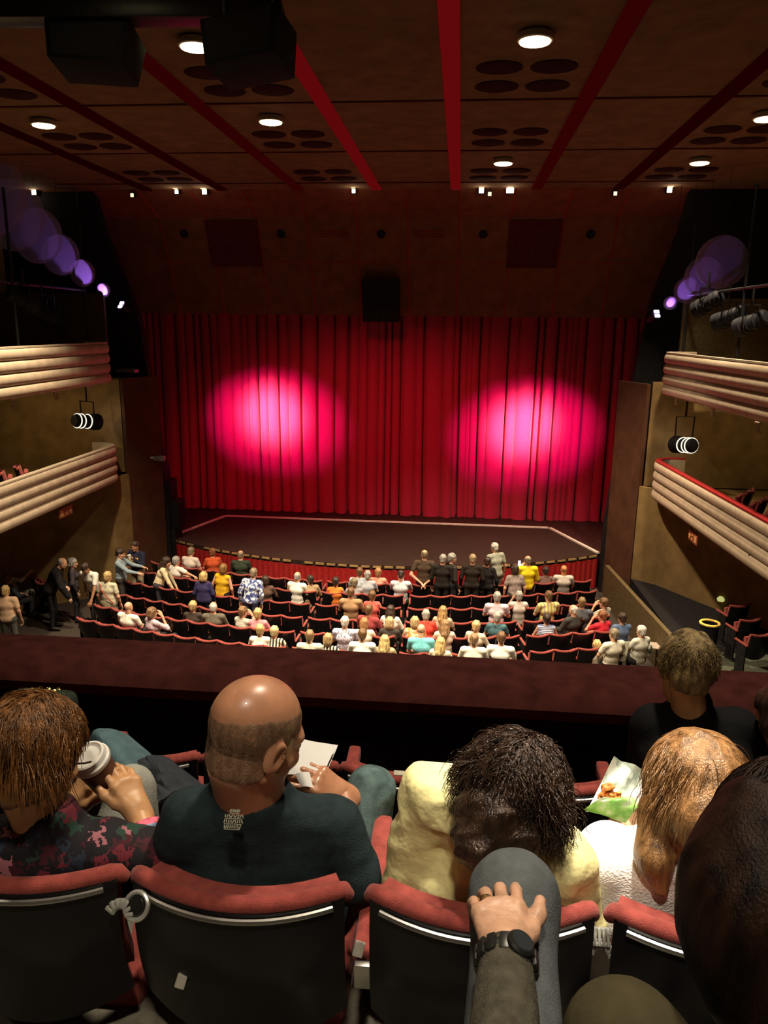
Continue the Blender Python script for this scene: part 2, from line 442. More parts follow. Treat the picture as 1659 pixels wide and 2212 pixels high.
def hair_vq(style, h, vol=0.0, amp=.007, fr=70):
    k = ('hr', style, h, vol, amp)
    if k not in _cache:
        _cache[k] = hair_sdf(style, vol).run(h, lambda p: amp*wob(p*np.array([1.6, 1.6, .5]), fr, 3, 2))
    return _cache[k]

A = np.array
def torso_sdf(S, J, o, male=True, k=.05, belly=0.0):
    sh = J['sh']; lat = sh[1]-sh[0]; lat = lat/np.linalg.norm(lat); pel = J['pel']; ch = J['chest']; nk = J['neck']
    w = 1.0 if male else .92
    up = ch-pel; up = up/np.linalg.norm(up); fw = np.cross(up, lat)
    mid = pel*.55+ch*.45
    S.cone(pel-lat*.075*w, pel+lat*.075*w, .112+o, k=k)
    S.cone(mid-lat*.062*w+fw*belly, mid+lat*.062*w+fw*belly, .1+o+belly*.5, k=k)
    S.cone(ch-lat*.078*w, ch+lat*.078*w, .108*w+o, k=k); S.cone(pel, ch, .1+o, .1+o, k=k)
    S.cone(sh[0]*.93+sh[1]*.07, sh[1]*.93+sh[0]*.07, .058*w+o, k=.035)
    S.cone(nk*.6+ch*.4, nk, .085*w+o, J.get('nr', .055*w)+o, k=.035)
    if not male:
        for s in (-1, 1): S.cone(ch+lat*s*.07+fw*.075, ch+lat*s*.07+fw*.085, .055+o, k=.04)
    return S
def build_person(root, J, male=True, h=.02, hh=.009, hd=.006, skinm=None, topm=None, botm=None, sleeve='short', hair=('short', None), curl=((28, 34, 38, 42),)*2,
                 loose=.012, wr=None, shoe=None, headscale=1.0, belly=0.0, hairvol=0.0, hfr=None, bottom='trousers', neckr=.056, ncut=.22, handfr=None, thumbs=((0, 0), (0, 0)), nohand=(False, False), hairh=None):
    """one continuous body with garments and hair as children; joints are in the root's frame"""
    parts = []
    S = torso_sdf(Sdf(), J, -.004, male, belly=belly)
    hc = J['head']; rot = J['hrot']; up = rot[:, 2]; fw = rot[:, 1]
    S.cone(J['neck']*.7+J['chest']*.3, hc-up*.055*headscale-fw*.02, neckr+.006 if male else neckr, neckr if male else neckr-.008, k=.03)
    ar = 1.0 if male else .88
    for i in (0, 1):
        S.chain([J['sh'][i], J['el'][i], J['wr'][i]], [.052*ar, .04*ar, .027*ar], k=.02)
        S.chain([J['hip'][i], J['kn'][i], J['an'][i]], [.078, .052, .036], k=.03)
    parts.append(S.run(h))
    mh = m4(rot*headscale, hc); parts.append(xf(head_vq(hh), mh))
    for i in (0, 1):
        if nohand[i]: continue
        side = 1 if i == 0 else -1
        if handfr and handfr[i] is not None: M = np.array(handfr[i], float).copy(); M[:3, 3] -= A(root.location)
        else:
            d = J['wr'][i]-J['el'][i]; M = frame(J['wr'][i], d, (0.35*(1 if i else -1), 0.2, 1))
        if hd > .004: parts.append(xf(hand_vq(hd, side, curl[i]), M))
        else: parts.append(hand_sdf(Sdf(), M, side, curl[i], thumb=thumbs[i]).run(hd))
    link('body', mesh_np('body', raw(parts)), skinm or skin(), root)
    # shirt
    if topm is not None:
        S = torso_sdf(Sdf(), J, loose, male, belly=belly)
        for i in (0, 1):
            sh, el, wrj = J['sh'][i], J['el'][i], J['wr'][i]
            if sleeve == 'long': S.chain([sh, el, wrj*.96+el*.04], [.056*ar+loose, .045*ar+loose*.8, .031*ar+loose*.6], k=.02)
            elif sleeve == 'short': S.chain([sh, sh*.38+el*.62], [.057*ar+loose, .049*ar+loose], k=.02)
            elif sleeve == 'half': S.chain([sh, el, el*.8+wrj*.2], [.057*ar+loose, .046*ar+loose, .042*ar+loose], k=.02)
        d = J['chest']-J['pel']; S.half(J['pel']-d/np.linalg.norm(d)*.07, -d, .01)
        S.half(J['neck']+(hc-J['neck'])*ncut, hc-J['neck'], .006)
        link('shirt', mesh_np('shirt', S.run(h, wr)), topm, root)
    if botm is not None:
        S = Sdf(); lat = J['sh'][1]-J['sh'][0]; lat = lat/np.linalg.norm(lat)
        S.cone(J['pel']-lat*.08, J['pel']+lat*.08, .118+loose*.4, k=.05)
        if bottom == 'skirt':
            kn = (J['kn'][0]+J['kn'][1])/2; S.chain([J['pel'], J['pel']*.5+kn*.5, kn], [.15, .175, .18], k=.04)
        else:
            for i in (0, 1): S.chain([J['hip'][i], J['kn'][i], J['an'][i]], [.088, .064, .05], k=.035)
        link('trousers' if bottom != 'skirt' else 'skirt', mesh_np('trousers', S.run(h*1.1, wr)), botm, root)
    for i in (0, 1): link('shoe', mesh_np('shoe', Sdf().chain([J['an'][i]+A((0, -.02, -.03)), J['toe'][i]], [.042, .036], k=.03).run(max(h, .012))), shoe or cloth((.03, .025, .022), .5), root)
    if hair[0] != 'bald' and hair[1] is not None:
        me = mesh_np('hair', xf(hair_vq(hair[0], hairh or hh, hairvol), mh)); link('hair', me, hair[1], root)
    return root

def rotx(p, c, a):
    q = p-c; ca, sa = math.cos(a), math.sin(a); return c+A((q[0], q[1]*ca-q[2]*sa, q[1]*sa+q[2]*ca))
def pose(kind, male=True, lean=0, side=0, armL='', armR='', hyaw=0, hpit=-8, hroll=0, size=1.0):
    s = (1.0 if male else .94)*size; w = .19 if male else .165
    J = {}
    if kind == 'sit':
        J['pel'] = A((0, 0, .53)); J['chest'] = A((0, -.07, .88)); J['neck'] = A((0, -.085, 1.035)); J['head'] = A((0, -.055, 1.2))
        J['sh'] = [A((-w, -.08, 1.0)), A((w, -.08, 1.0))]
        J['hip'] = [A((-.09, .02, .53)), A((.09, .02, .53))]; J['kn'] = [A((-.12, .43, .53)), A((.12, .43, .53))]
        J['an'] = [A((-.12, .42, .1)), A((.12, .42, .1))]; J['toe'] = [A((-.13, .56, .045)), A((.13, .56, .045))]
        tgt = {'lap': ((.26, .03, .76), (.1, .3, .68)), 'rest': ((.29, .0, .76), (.27, .26, .71)), 'face': ((.25, .16, .82), (.1, .13, 1.1)), 'up': ((.28, .2, .92), (.2, .38, 1.06)), 'side': ((.42, -.1, .95), (.62, -.12, .93)), 'phone': ((.24, .12, .8), (.08, .32, .86))}
        dl = 'lap'; hipc = A((0, 0, .5))
    else:
        J['pel'] = A((0, 0, .95)); J['chest'] = A((0, .0, 1.27)); J['neck'] = A((0, -.015, 1.44)); J['head'] = A((0, .02, 1.6))
        J['sh'] = [A((-w-.005, -.01, 1.4)), A((w+.005, -.01, 1.4))]
        J['hip'] = [A((-.09, 0, .93)), A((.09, 0, .93))]; J['kn'] = [A((-.11, .03, .5)), A((.11, .03, .5))]
        J['an'] = [A((-.12, 0, .1)), A((.12, 0, .1))]; J['toe'] = [A((-.14, .14, .045)), A((.14, .14, .045))]
        tgt = {'down': ((.27, -.03, 1.12), (.27, .07, .88)), 'behind': ((.31, -.12, 1.13), (.045, -.185, .93)), 'front': ((.27, .03, 1.12), (.1, .27, 1.1)), 'phone': ((.25, .08, 1.13), (.1, .27, 1.36)), 'reach': ((.27, .24, 1.22), (.26, .47, 1.17)), 'hang': ((.24, .3, 1.05), (.22, .42, .8))}
        dl = 'down'; hipc = A((0, 0, .95))
    J['el'] = [None, None]; J['wr'] = [None, None]
    for i, nm in ((0, armL or dl), (1, armR or dl)):
        e, q = tgt[nm]; sg = -1 if i == 0 else 1; J['el'][i] = A((e[0]*sg, e[1], e[2])); J['wr'][i] = A((q[0]*sg, q[1], q[2]))
    a = -R(lean); b = R(side)
    def bend(p):
        p = rotx(p, hipc, a); q = p-hipc; return hipc+A((q[0]*math.cos(b)+q[2]*math.sin(b), q[1], -q[0]*math.sin(b)+q[2]*math.cos(b)))
    for kk in ('chest', 'neck', 'head'): J[kk] = bend(J[kk])
    for i in (0, 1):
        J['sh'][i] = bend(J['sh'][i])
        nm = (armL, armR)[i]
        if nm != 'hang': J['el'][i] = bend(J['el'][i]); J['wr'][i] = bend(J['wr'][i])
    J['hrot'] = eul(hyaw, hpit-lean*.5, hroll)
    for kk in list(J):
        if kk == 'hrot': continue
        J[kk] = [q*s for q in J[kk]] if isinstance(J[kk], list) else J[kk]*s
    return J

# ------------------------------------------------------------------ materials in use
M_CEIL = mat('ceiling_board', (.175, .10, .054), .9, vary=.1, nscale=3, bump=.1, bscale=300, spec=.1)
M_PELM = mat('pelmet_board', (.17, .058, .032), .9, vary=.1, nscale=3, spec=.1)
M_REDP = mat('red_paint', (.30, .018, .018), .8, vary=.1, spec=.1)
M_DRED = mat('dark_red_panel', (.085, .012, .014), .9, vary=.15, spec=.1)
M_VENT = mat('vent_dark', (.036, .010, .010), .95, spec=.05)
M_BLACK = mat('stage_black', (.012, .010, .011), .85, vary=.2, spec=.15)
M_BLKMET = mat('black_metal', (.018, .017, .018), .4, metal=.6, spec=.4)
M_WALL = mat('brown_plaster', (.20, .125, .05), .85, vary=.12, nscale=2.5, bump=.1, bscale=90, spec=.15)
M_WALLR = mat('red_brown_plaster', (.085, .034, .018), .85, vary=.12, nscale=2.5, spec=.15)
M_CREAM = mat('cream_plaster', (.40, .315, .225), .55, vary=.06, nscale=5, spec=.3)
M_CARPET = mat('dark_carpet', (.055, .042, .035), .95, vary=.25, nscale=40, bump=.3, bscale=300, spec=.05)
M_GREYFL = mat('grey_floor', (.17, .155, .12), .9, vary=.15, nscale=30, spec=.1)
M_STAGE = mat('stage_boards', (.034, .018, .013), .75, vary=.2, nscale=4, stretch=(.5, 8, 1), spec=.2)
M_CURT = mat('curtain_velvet', (.58, .036, .09), .9, vary=.08, nscale=30, sheen=.15, spec=.1)
M_VAL = mat('valance_velvet', (.34, .02, .02), .95, vary=.12, nscale=20, spec=.05)
M_TRIMW = mat('pale_wood', (.85, .76, .66), .6, vary=.1, nscale=8, stretch=(1, 6, 1))
M_SEATR = mat('seat_red_fabric', (.27, .055, .045), .9, vary=.12, nscale=35, bump=.35, bscale=400, spec=.1, sheen=.1)
M_SHELL = mat('seat_black_shell', (.008, .007, .009), .25, vary=.1, spec=.22)
M_CHROME = mat('chrome', (.52, .51, .48), .34, metal=1.0, vary=.03)
M_BRASS = mat('gold_trim', (.60, .42, .18), .45, metal=.5, vary=.1)
M_RAIL = mat('maroon_velvet', (.045, .012, .010), .95, vary=.15, nscale=12, bump=.2, bscale=250, spec=.05)

M_SPK = mat('speaker_black', (.010, .009, .012), .7, vary=.1, spec=.15)

# ------------------------------------------------------------------ the setting
def struct(name, mb, m, smooth=False): return mb.build(name, m, smooth=smooth, kind='structure')
struct('floor', MB().box((0, 11, -.1), (24, 36, .2)), M_CARPET)
struct('wall_left', MB().box((-10.3, 9, 5.2), (.2, 26, 11)), M_WALL)
struct('wall_right', MB().box((10.3, 9, 5.2), (.2, 26, 11)), M_WALL)
struct('wall_back', MB().box((0, 30.1, 5), (24, .2, 11)), M_BLACK)
struct('ceiling', MB().box((0, 9.0, 10.65), (20.6, 23.6, .2)), M_CEIL)
# the sloping panels between the ceiling edge and the curtain
mb = MB().prism([(20.8, 10.55), (22.2, 10.04), (23.55, 7.46), (23.8, 7.46), (23.8, 10.9), (20.8, 10.9)], -10.2, 10.2, Matrix(((0, 0, 1, 0), (1, 0, 0, 0), (0, 1, 0, 0), (0, 0, 0, 1))))
struct('trim_1', mb, M_PELM)
def on_pelmet(x, t, off=0.02):
    a, b = V(x, 22.2, 10.04), V(x, 23.55, 7.46); return a.lerp(b, t)+V(0, -.886, -.463)*off
mb = MB()
for i in range(-5, 6):
    x = (i+.5)*1.4 if True else 0
    if abs(x) > 7: continue
    mb.tube([on_pelmet(x, .0, .0), on_pelmet(x, 1, .0)], .022, 6)
    mb.tube([V(x, 20.85, 10.53), V(x, 22.2, 10.04)], .018, 6)
mb.tube([on_pelmet(-7, .43, 0), on_pelmet(7, .43, 0)], .014, 6)
struct('trim_2', mb, M_REDP)
mb = MB()
for xa, xb in ((-5.0, -3.5), (3.45, 4.85)):
    mb.sheet(lambda u, v: on_pelmet(xa+(xb-xa)*u, .02+.46*v, .025), 1, 1, .02)
struct('trim_3', mb, M_DRED)
mb = MB()
for xa, xb in ((-1.75, -.95), (.85, 1.7)):
    for t in (.13, .155, .18): mb.tube([on_pelmet(xa, t, .02), on_pelmet(xb, t, .02)], .012, 6)
struct('trim_4', mb, M_REDP)
# red strips along the ceiling, each with its own even emission
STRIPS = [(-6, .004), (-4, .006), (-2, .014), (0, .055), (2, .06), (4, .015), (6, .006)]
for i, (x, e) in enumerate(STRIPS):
    o = MB().box((x, 9.6, 10.53), (.24, 22.3, .05)).build('ceiling_red_strip', emit('strip_glow_%d' % i, (1.0, .02, .025), e*1.9), smooth=False)
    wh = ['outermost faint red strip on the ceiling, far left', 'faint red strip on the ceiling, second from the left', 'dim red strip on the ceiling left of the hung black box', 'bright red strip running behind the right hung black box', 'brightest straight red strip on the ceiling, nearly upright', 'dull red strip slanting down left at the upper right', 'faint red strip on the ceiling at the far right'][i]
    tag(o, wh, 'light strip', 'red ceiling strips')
mb = MB()
for y in (12.95, 16.45, 19.9): mb.box((0, y, 10.545), (16, .05, .03))
struct('trim_5', mb, mat('seam_red', (.10, .02, .015), .9, spec=.05))

# proscenium wings, splay walls, stage
def wing(sg, prof):
    pts = prof+[(10.2*sg, 0), (10.2*sg, 10.5)]
    return MB().prism(pts, -.15, .15, Matrix(((1, 0, 0, 0), (0, 0, 1, 21.0), (0, 1, 0, 0), (0, 0, 0, 1))))
struct('trim_6', wing(-1, [(-7.55, 10.5), (-7.35, 9.6), (-6.75, 8.0), (-6.5, 7.2), (-6.2, 4.6), (-5.95, 2.0), (-5.95, 0)]), M_BLACK)
struct('trim_7', wing(1, [(7.75, 10.5), (7.6, 9.6), (7.1, 8.0), (6.95, 7.2), (6.6, 4.6), (6.35, 2.0), (6.35, 0)]), M_BLACK)
def wall_path(path, z0, z1, th=.12):
    return MB().sweep([(0, z0), (th, z0), (th, z1), (0, z1)], path)
struct('trim_8', wall_path([(-6.15, 20.85), (-6.62, 19.65)], 0, 5.75, .1), M_WALLR)
struct('trim_9', wall_path([(6.95, 19.65), (6.5, 20.85)], 0, 5.85, .1), M_WALLR)
struct('wall_stalls_left', wall_path([(-6.62, 19.65), (-6.85, 19.2), (-8.8, 17.5), (-10.2, 15.9)], 0, 3.2), M_WALL)
struct('wall_stalls_right', wall_path([(10.2, 14.6), (8.6, 17.4), (7.5, 19.2), (6.95, 19.65)], 0, 3.3), M_WALL)
struct('wall_box_left', MB().box((-8.5, 19.72, 4.5), (3.7, .12, 2.5)), M_WALL)
struct('wall_box_right', MB().box((8.65, 19.72, 4.6), (3.3, .12, 2.6)), M_WALL)
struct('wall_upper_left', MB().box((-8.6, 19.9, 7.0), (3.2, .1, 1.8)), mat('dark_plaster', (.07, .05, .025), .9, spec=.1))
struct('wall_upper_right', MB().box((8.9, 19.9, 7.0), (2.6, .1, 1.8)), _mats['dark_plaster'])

APRON_R = 11.3; APRON_C = 19.34+APRON_R
front = [(x, APRON_C-math.sqrt(APRON_R**2-(x-.1)**2)) for x in np.linspace(-6.1, 6.3, 41)]
mb = MB().prism(front+[(5.25, 23.9), (-5.25, 23.95)], .86, 1.0)
struct('floor_apron', mb, M_STAGE)
mb = MB().prism([(-9, 30)]+[(-9, 21.3), (-6.1, 21.3), (-5.25, 23.95), (5.25, 23.9), (6.3, 21.3), (9, 21.3), (9, 30)], .5, .995)
struct('floor_stage', mb, mat('stage_floor_dark', (.05, .016, .014), .8, vary=.2, nscale=6, spec=.2))
mb = MB()
for a, b in (((-6.1, 21.3), (-5.25, 23.95)), ((-5.25, 23.95), (5.25, 23.9)), ((5.25, 23.9), (6.3, 21.3))):
    d = V(b[0]-a[0], b[1]-a[1], 0); L = d.length
    mb.box(((a[0]+b[0])/2, (a[1]+b[1])/2, 1.015), (L+.08, .09, .05), (0, 0, math.atan2(d.y, d.x)))
struct('trim_10', mb, M_TRIMW)
# red valance below the apron edge
n = 260
def val(u, v):
    x = -6.1+12.4*u; y = APRON_C-math.sqrt(APRON_R**2-(x-.1)**2)
    return (x, y-.02-.018*(1+math.sin(u*n*1.9+.8*math.sin(u*40)))*(.5+.5*(1-v)), .02+.86*v)
o = MB().sheet(val, 700, 3, .012).build('valance', M_VAL)
tag(o, 'pleated dark red valance hanging below the curved apron edge', 'valance')
mb = MB()
for i in range(len(front)-1):
    if i % 5 == 3 and i % 2: continue
    a, b = V(*front[i], 0), V(*front[i+1], 0); c = (a+b)/2; d = b-a
    mb.box((c.x, c.y-.03, .965), (d.length*.72, .03, .05), (0, 0, math.atan2(d.y, d.x)))
struct('trim_11', mb, M_BRASS)

# curtain
rs = np.random.RandomState(5)
xs = [-8.6]; k = 0
vall = set()
while xs[-1] < 8.6:
    xs.append(xs[-1]+rs.choice([.16, .22, .3, .42, .5])*rs.uniform(.8, 1.15))
    if rs.rand() < .42: vall.add(len(xs)-1); xs.append(xs[-1]+rs.uniform(.045, .085))
deep = rs.uniform(.3, 1.0, len(xs))
def curtain(u, v):
    x = -8.6+17.2*u; i = max(0, np.searchsorted(xs, x)-1); i = min(i, len(xs)-2)
    t = (x-xs[i])/(xs[i+1]-xs[i]); w = xs[i+1]-xs[i]
    dd = deep[i]*(1-t)+deep[i+1]*t
    b = (math.sin(PI*t)**.32)*min(.36, w*.95)*(.25+.75*dd)
    if i in vall: b = -.30*min(1, 2.2*math.sin(PI*t)*(.5+.5*deep[i]))
    sway = .05*math.sin(x*2.1+v*1.3)+.03*math.sin(x*5+v*2)
    return (x+.025*math.sin(v*3+x), 25.1-b*(1.0-.25*v)+sway*(1-v)*.6, 1.0+7.6*v)
o = MB().sheet(curtain, 2400, 8).build('stage_curtain', M_CURT)
tag(o, 'tall pleated red stage curtain lit by two pink spots', 'curtain')

# ------------------------------------------------------------------ side boxes
def rib_profile(z0, h, nrib=4):
    pts = []
    rh = h/nrib
    for r in range(nrib):
        for k in range(9):
            a = -PI/2+PI*k/8
            pts.append((.075*max(0, math.cos(a))**1.2*.85, z0+r*rh+rh*.5+rh*.485*math.sin(a)))
    return pts+[(-.1, z0+h), (-.1, z0)]
PATH_L = [(-7.32, 19.35)]+[(-7.15, 19.35)]+arc(-7.1, 18.8, .53, 85, 5, 8)+[(-6.57, 18.6), (-6.58, 14), (-6.6, 4)]
PATH_R = [(8.2, 4.0), (7.46, 13), (7.08, 18.75)]+arc(7.6, 18.85, .52, 178, 95, 8)+[(7.7, 19.37), (7.85, 19.37)]
def side_box(sg, path, z0, h, label, rail):
    e = empty('balcony_box', (path[len(path)//2][0], path[len(path)//2][1], z0), 0, label, 'balcony')
    off = Matrix.Translation(-e.location)
    def fin(mb, name, m, smooth=True):
        bmesh.ops.transform(mb.bm, matrix=off, verts=mb.bm.verts[:]); return mb.build(name, m, e, smooth=smooth)
    fin(MB().sweep(rib_profile(z0, h), path), 'front_panel', M_CREAM)
    inner = [p for p in path]
    out = 10.19*sg
    poly = inner+[(out, path[-1][1]), (out, path[0][1])]
    fin(MB().prism([(p[0]+.02*sg, p[1]) for p in poly], z0+.02, z0+.2), 'floor_slab', M_WALL, False)
    fin(MB().sweep([(.03, z0+h-.005), (.03, z0+h+.03), (-.1, z0+h+.03), (-.1, z0+h-.005)], path), 'rail', rail, False)
    return e
side_box(-1, PATH_L, 3.13, .93, 'lower left box with a ribbed cream front', M_CREAM)
side_box(-1, PATH_L, 5.68, .98, 'upper left box with a ribbed cream front', M_CREAM)
side_box(1, PATH_R, 3.13, .93, 'lower right box with a ribbed cream front and red rail', M_REDP)
side_box(1, PATH_R, 5.66, .96, 'upper right box with a ribbed cream front', M_CREAM)
def hook(loc, label):
    e = empty('hook', loc, 0, label, 'hook', 'hooks under the upper boxes')
    for dx in (-.05, .05): MB().tube([V(0, dx, .02), V(0, dx, -.14), V(.02, dx, -.17), V(.05, dx, -.15)], .016, 6).build('prong', M_CREAM, e)
    MB().box((0, 0, 0), (.06, .18, .04), bevel=.008).build('plate', M_CREAM, e)
for i, y in enumerate((14.76, 16.46, 18.1)): hook((-6.68, y, 5.66), 'cream double hook under the upper left box, %s the stage' % ('farthest from', 'the middle one seen from', 'nearest')[i])
for i, y in enumerate((13.7, 16.0, 18.6)): hook((7.3+.08*(18-y)/5, y, 5.64), 'cream double hook under the upper right box, %s the stage' % ('farthest from', 'the middle one seen from', 'nearest')[i])
for sg, loc, lb in ((-1, (-6.78, 16.6, 2.88), 'small red-brown sign hanging under the lower left box'), (1, (7.35, 16.4, 2.86), 'small red-brown sign hanging under the lower right box')):
    e = empty('sign', loc, 0, lb, 'sign')
    MB().box((0, 0, 0), (.04, .62, .22), bevel=.008).build('board', mat('sign_red', (.30, .09, .03), .6), e)
    f = MB(); f.box((-sg*.024, -.2, 0), (.006, .13, .13)); 
    f.tube([V(-sg*.026, 0, -.06), V(-sg*.026, .03, .0), V(-sg*.026, .0, .05)], .012, 6); f.tube([V(-sg*.026, .1, 0), V(-sg*.026, .24, 0)], .014, 6); f.tube([V(-sg*.026, .18, .05), V(-sg*.026, .24, 0), V(-sg*.026, .18, -.05)], .012, 6)
    f.build('symbol', mat('sign_mark', (.62, .34, .14), .6), e)
    MB().tube([V(0, -.2, .1), V(0, -.2, .26)], .01, 6).tube([V(0, .2, .1), V(0, .2, .26)], .01, 6).build('bracket', M_BLKMET, e)

# lanterns
def lantern(loc, target, label, s=1.0, lit=None, fins=None, group='theatre lanterns on the side walls', hang=.45):
    e = empty('stage_lantern', loc, 0, label, 'lantern', group)
    d = (Vector(target)-Vector(loc)).normalized(); Mx = d.to_track_quat('Z', 'Y').to_matrix().to_4x4() @ Matrix.Scale(s, 4)
    MB().lathe([(.02, -.32), (.09, -.31), (.12, -.26), (.12, .02), (.135, .03), (.135, .09), (.15, .1), (.15, .22), (.14, .22), (.135, .12), (.02, .115)], 20, Mx).build('body', M_SPK, e)
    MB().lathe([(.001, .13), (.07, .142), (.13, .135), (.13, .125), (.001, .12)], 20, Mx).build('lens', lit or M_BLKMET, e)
    f = MB()
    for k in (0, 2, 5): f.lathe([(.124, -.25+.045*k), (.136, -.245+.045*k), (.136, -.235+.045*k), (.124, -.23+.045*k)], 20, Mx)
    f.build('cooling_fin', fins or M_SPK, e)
    y = MB(); y.tube([Mx @ V(.16, 0, 0), Mx @ V(.17, 0, 0)+V(0, 0, hang*.6*s), Mx @ V(-.17, 0, 0)+V(0, 0, hang*.6*s), Mx @ V(-.16, 0, 0)], .014*s, 6)
    y.tube([V(0, 0, hang*.6*s), V(0, 0, hang*s+.1)], .018*s, 6); y.build('yoke', M_BLKMET, e)
    return e
FINL = emit('lantern_glint_glow', (1.0, .92, .75), 1.1)  # glowing fins and lens stand in for reflected glints on the lanterns
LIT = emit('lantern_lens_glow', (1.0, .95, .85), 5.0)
lantern((-7.1, 18.7, 4.72), (-6.3, 20.6, 4.4), 'black lantern with glints drawn as glowing ribs under the upper left box', 1.4, LIT, FINL, hang=.6)
lantern((7.6, 18.75, 4.5), (7.05, 20.5, 4.3), 'black lantern with glints drawn as glowing ribs under the upper right box', 1.4, LIT, FINL, hang=.8)
for i, (x, y, z, tx) in enumerate(((-7.0, 16.1, 7.6, -3), (-7.05, 16.9, 7.35, -2), (-7.1, 17.5, 7.15, -3), (-7.6, 18.4, 7.5, -4))):
    lantern((x, y, z), (tx, 24, 4), 'dark lantern above the upper left box, %s from the left' % ('first', 'second', 'third', 'fourth')[i], 1.25)
for i, (x, y, z, tx) in enumerate(((7.45, 17.6, 7.7, 3), (7.6, 16.6, 7.4, 2), (7.7, 15.6, 7.3, 3))):
    lantern((x, y, z), (tx, 24, 4), 'dark lantern above the upper right box, %s from the stage' % ('first', 'second', 'third')[i], 1.25)
for sg, xa in ((-1, -7.05), (1, 7.6)):
    o = MB().tube([V(xa, 14, 7.95), V(xa-.3*(sg < 0), 19.6, 7.95)], .03, 8).tube([V(xa-.3*(sg < 0), 19.55, 5.9), V(xa-.3*(sg < 0), 19.55, 9.6)], .03, 8).tube([V(xa, 15.8, 5.8), V(xa, 15.8, 9.8)], .03, 8).build('lighting_bar', M_BLKMET)
    tag(o, 'dark steel lighting bar above the upper %s box' % ('left' if sg < 0 else 'right'), 'bar')

# violet lamps, shining through gauze discs added to show the pools of light
M_GAUZE = bpy.data.materials.new('gauze'); M_GAUZE.use_nodes = True; nt = M_GAUZE.node_tree; nt.nodes.clear()
_o = nt.nodes.new('ShaderNodeOutputMaterial'); _mx = nt.nodes.new('ShaderNodeMixShader'); _t = nt.nodes.new('ShaderNodeBsdfTransparent'); _l = nt.nodes.new('ShaderNodeBsdfTranslucent')
_n = nt.nodes.new('ShaderNodeTexNoise'); _n.inputs['Scale'].default_value = 400; _r = nt.nodes.new('ShaderNodeMapRange'); _r.inputs[3].default_value = .26; _r.inputs[4].default_value = .34
nt.links.new(_n.outputs['Fac'], _r.inputs[0]); nt.links.new(_r.outputs[0], _mx.inputs[0])
_l.inputs[0].default_value = (.5, .5, .5, 1); nt.links.new(_t.outputs[0], _mx.inputs[1]); nt.links.new(_l.outputs[0], _mx.inputs[2]); nt.links.new(_mx.outputs[0], _o.inputs[0])
for sg, L0, d in ((-1, (-6.75, 20.3, 7.64), (-.66, -1.2, .93)), (1, (7.1, 20.3, 7.55), (.5, -1.2, .66))):
    side = 'left' if sg < 0 else 'right'
    e = empty('violet_lamp', L0, 0, 'violet %s lamp glowing beside the %s edge of the sloping panels' % (('moving', 'left') if sg < 0 else ('moving', 'right')), 'lamp')
    dv = Vector(d).normalized(); Mx = dv.to_track_quat('Z', 'Y').to_matrix().to_4x4()
    MB().lathe([(.02, -.34), (.11, -.32), (.13, -.2), (.13, -.04), (.12, -.03), (.02, -.03)], 18, Mx).build('housing', M_BLKMET, e)
    f = MB()
    for a in (-1, 1): f.box((0, a*.055, -.02), (.14, .08, .03), M=Mx, bevel=.01)
    MB().tube([V(0, .05, 0), V(0, .3, .05), V(0, .55, .05)], .025, 8).box((0, .53, .05), (.16, .03, .16), bevel=.005).build('bracket', M_BLKMET, e)
    f.build('lens', emit('violet_lens', (.72, .45, 1.0), 9.0), e)
    light('violet_beam', 'SPOT', Vector(L0)+dv*.06, Vector(L0)+dv*3, VIOLET_W*(1 if sg < 0 else .42), (.42, .16, 1.0), .02, 22, .05)
    for k in range(6 if sg < 0 else 4):
        t = .36+.42*k; c = Vector(L0)+Vector(d)*t; r = .05+Vector(d).length*t*math.tan(R(11))*1.12
        o = MB().lathe([(.001, 0), (r, 0), (r, .006), (.001, .006)], 36, Matrix.Rotation(PI/2, 4, 'X')).build('added_gauze_disc', M_GAUZE, smooth=False); o.location = c
        MB().tube([V(0, .003, r), V(0, .003, 10.56-c.z)], .004, 5).build('wire', M_BLKMET, o)
        tag(o, 'added round gauze catching violet light above the upper %s box, %s from the lamp' % (side, ('first', 'second', 'third', 'fourth', 'fifth', 'sixth')[k]), 'gauze', 'added gauze discs at the %s' % side)
# small lamps added on the upper box soffits to brighten the walls below
for sg, x in ((-1, -8.3), (1, 8.8)):
    e = empty('added_soffit_lamp', (x, 16.8, 5.66), 0, 'added small lamp under the upper %s box' % ('left' if sg < 0 else 'right'), 'lamp')
    MB().lathe([(.001, .02), (.08, .02), (.085, -.03), (.07, -.035), (.001, -.035)], 16).build('rim', M_BLKMET, e)
    MB().lathe([(.001, -.036), (.06, -.036), (.05, -.045), (.001, -.05)], 16).build('lens', emit('added_soffit_glow', (1, .8, .45), 3.0), e)
    light('added_soffit_light', 'SPOT', (x, 16.8, 5.58), (x, 18.6, 3.6), 110 if sg < 0 else 80, (1.0, .74, .36), .08, 150, .8)

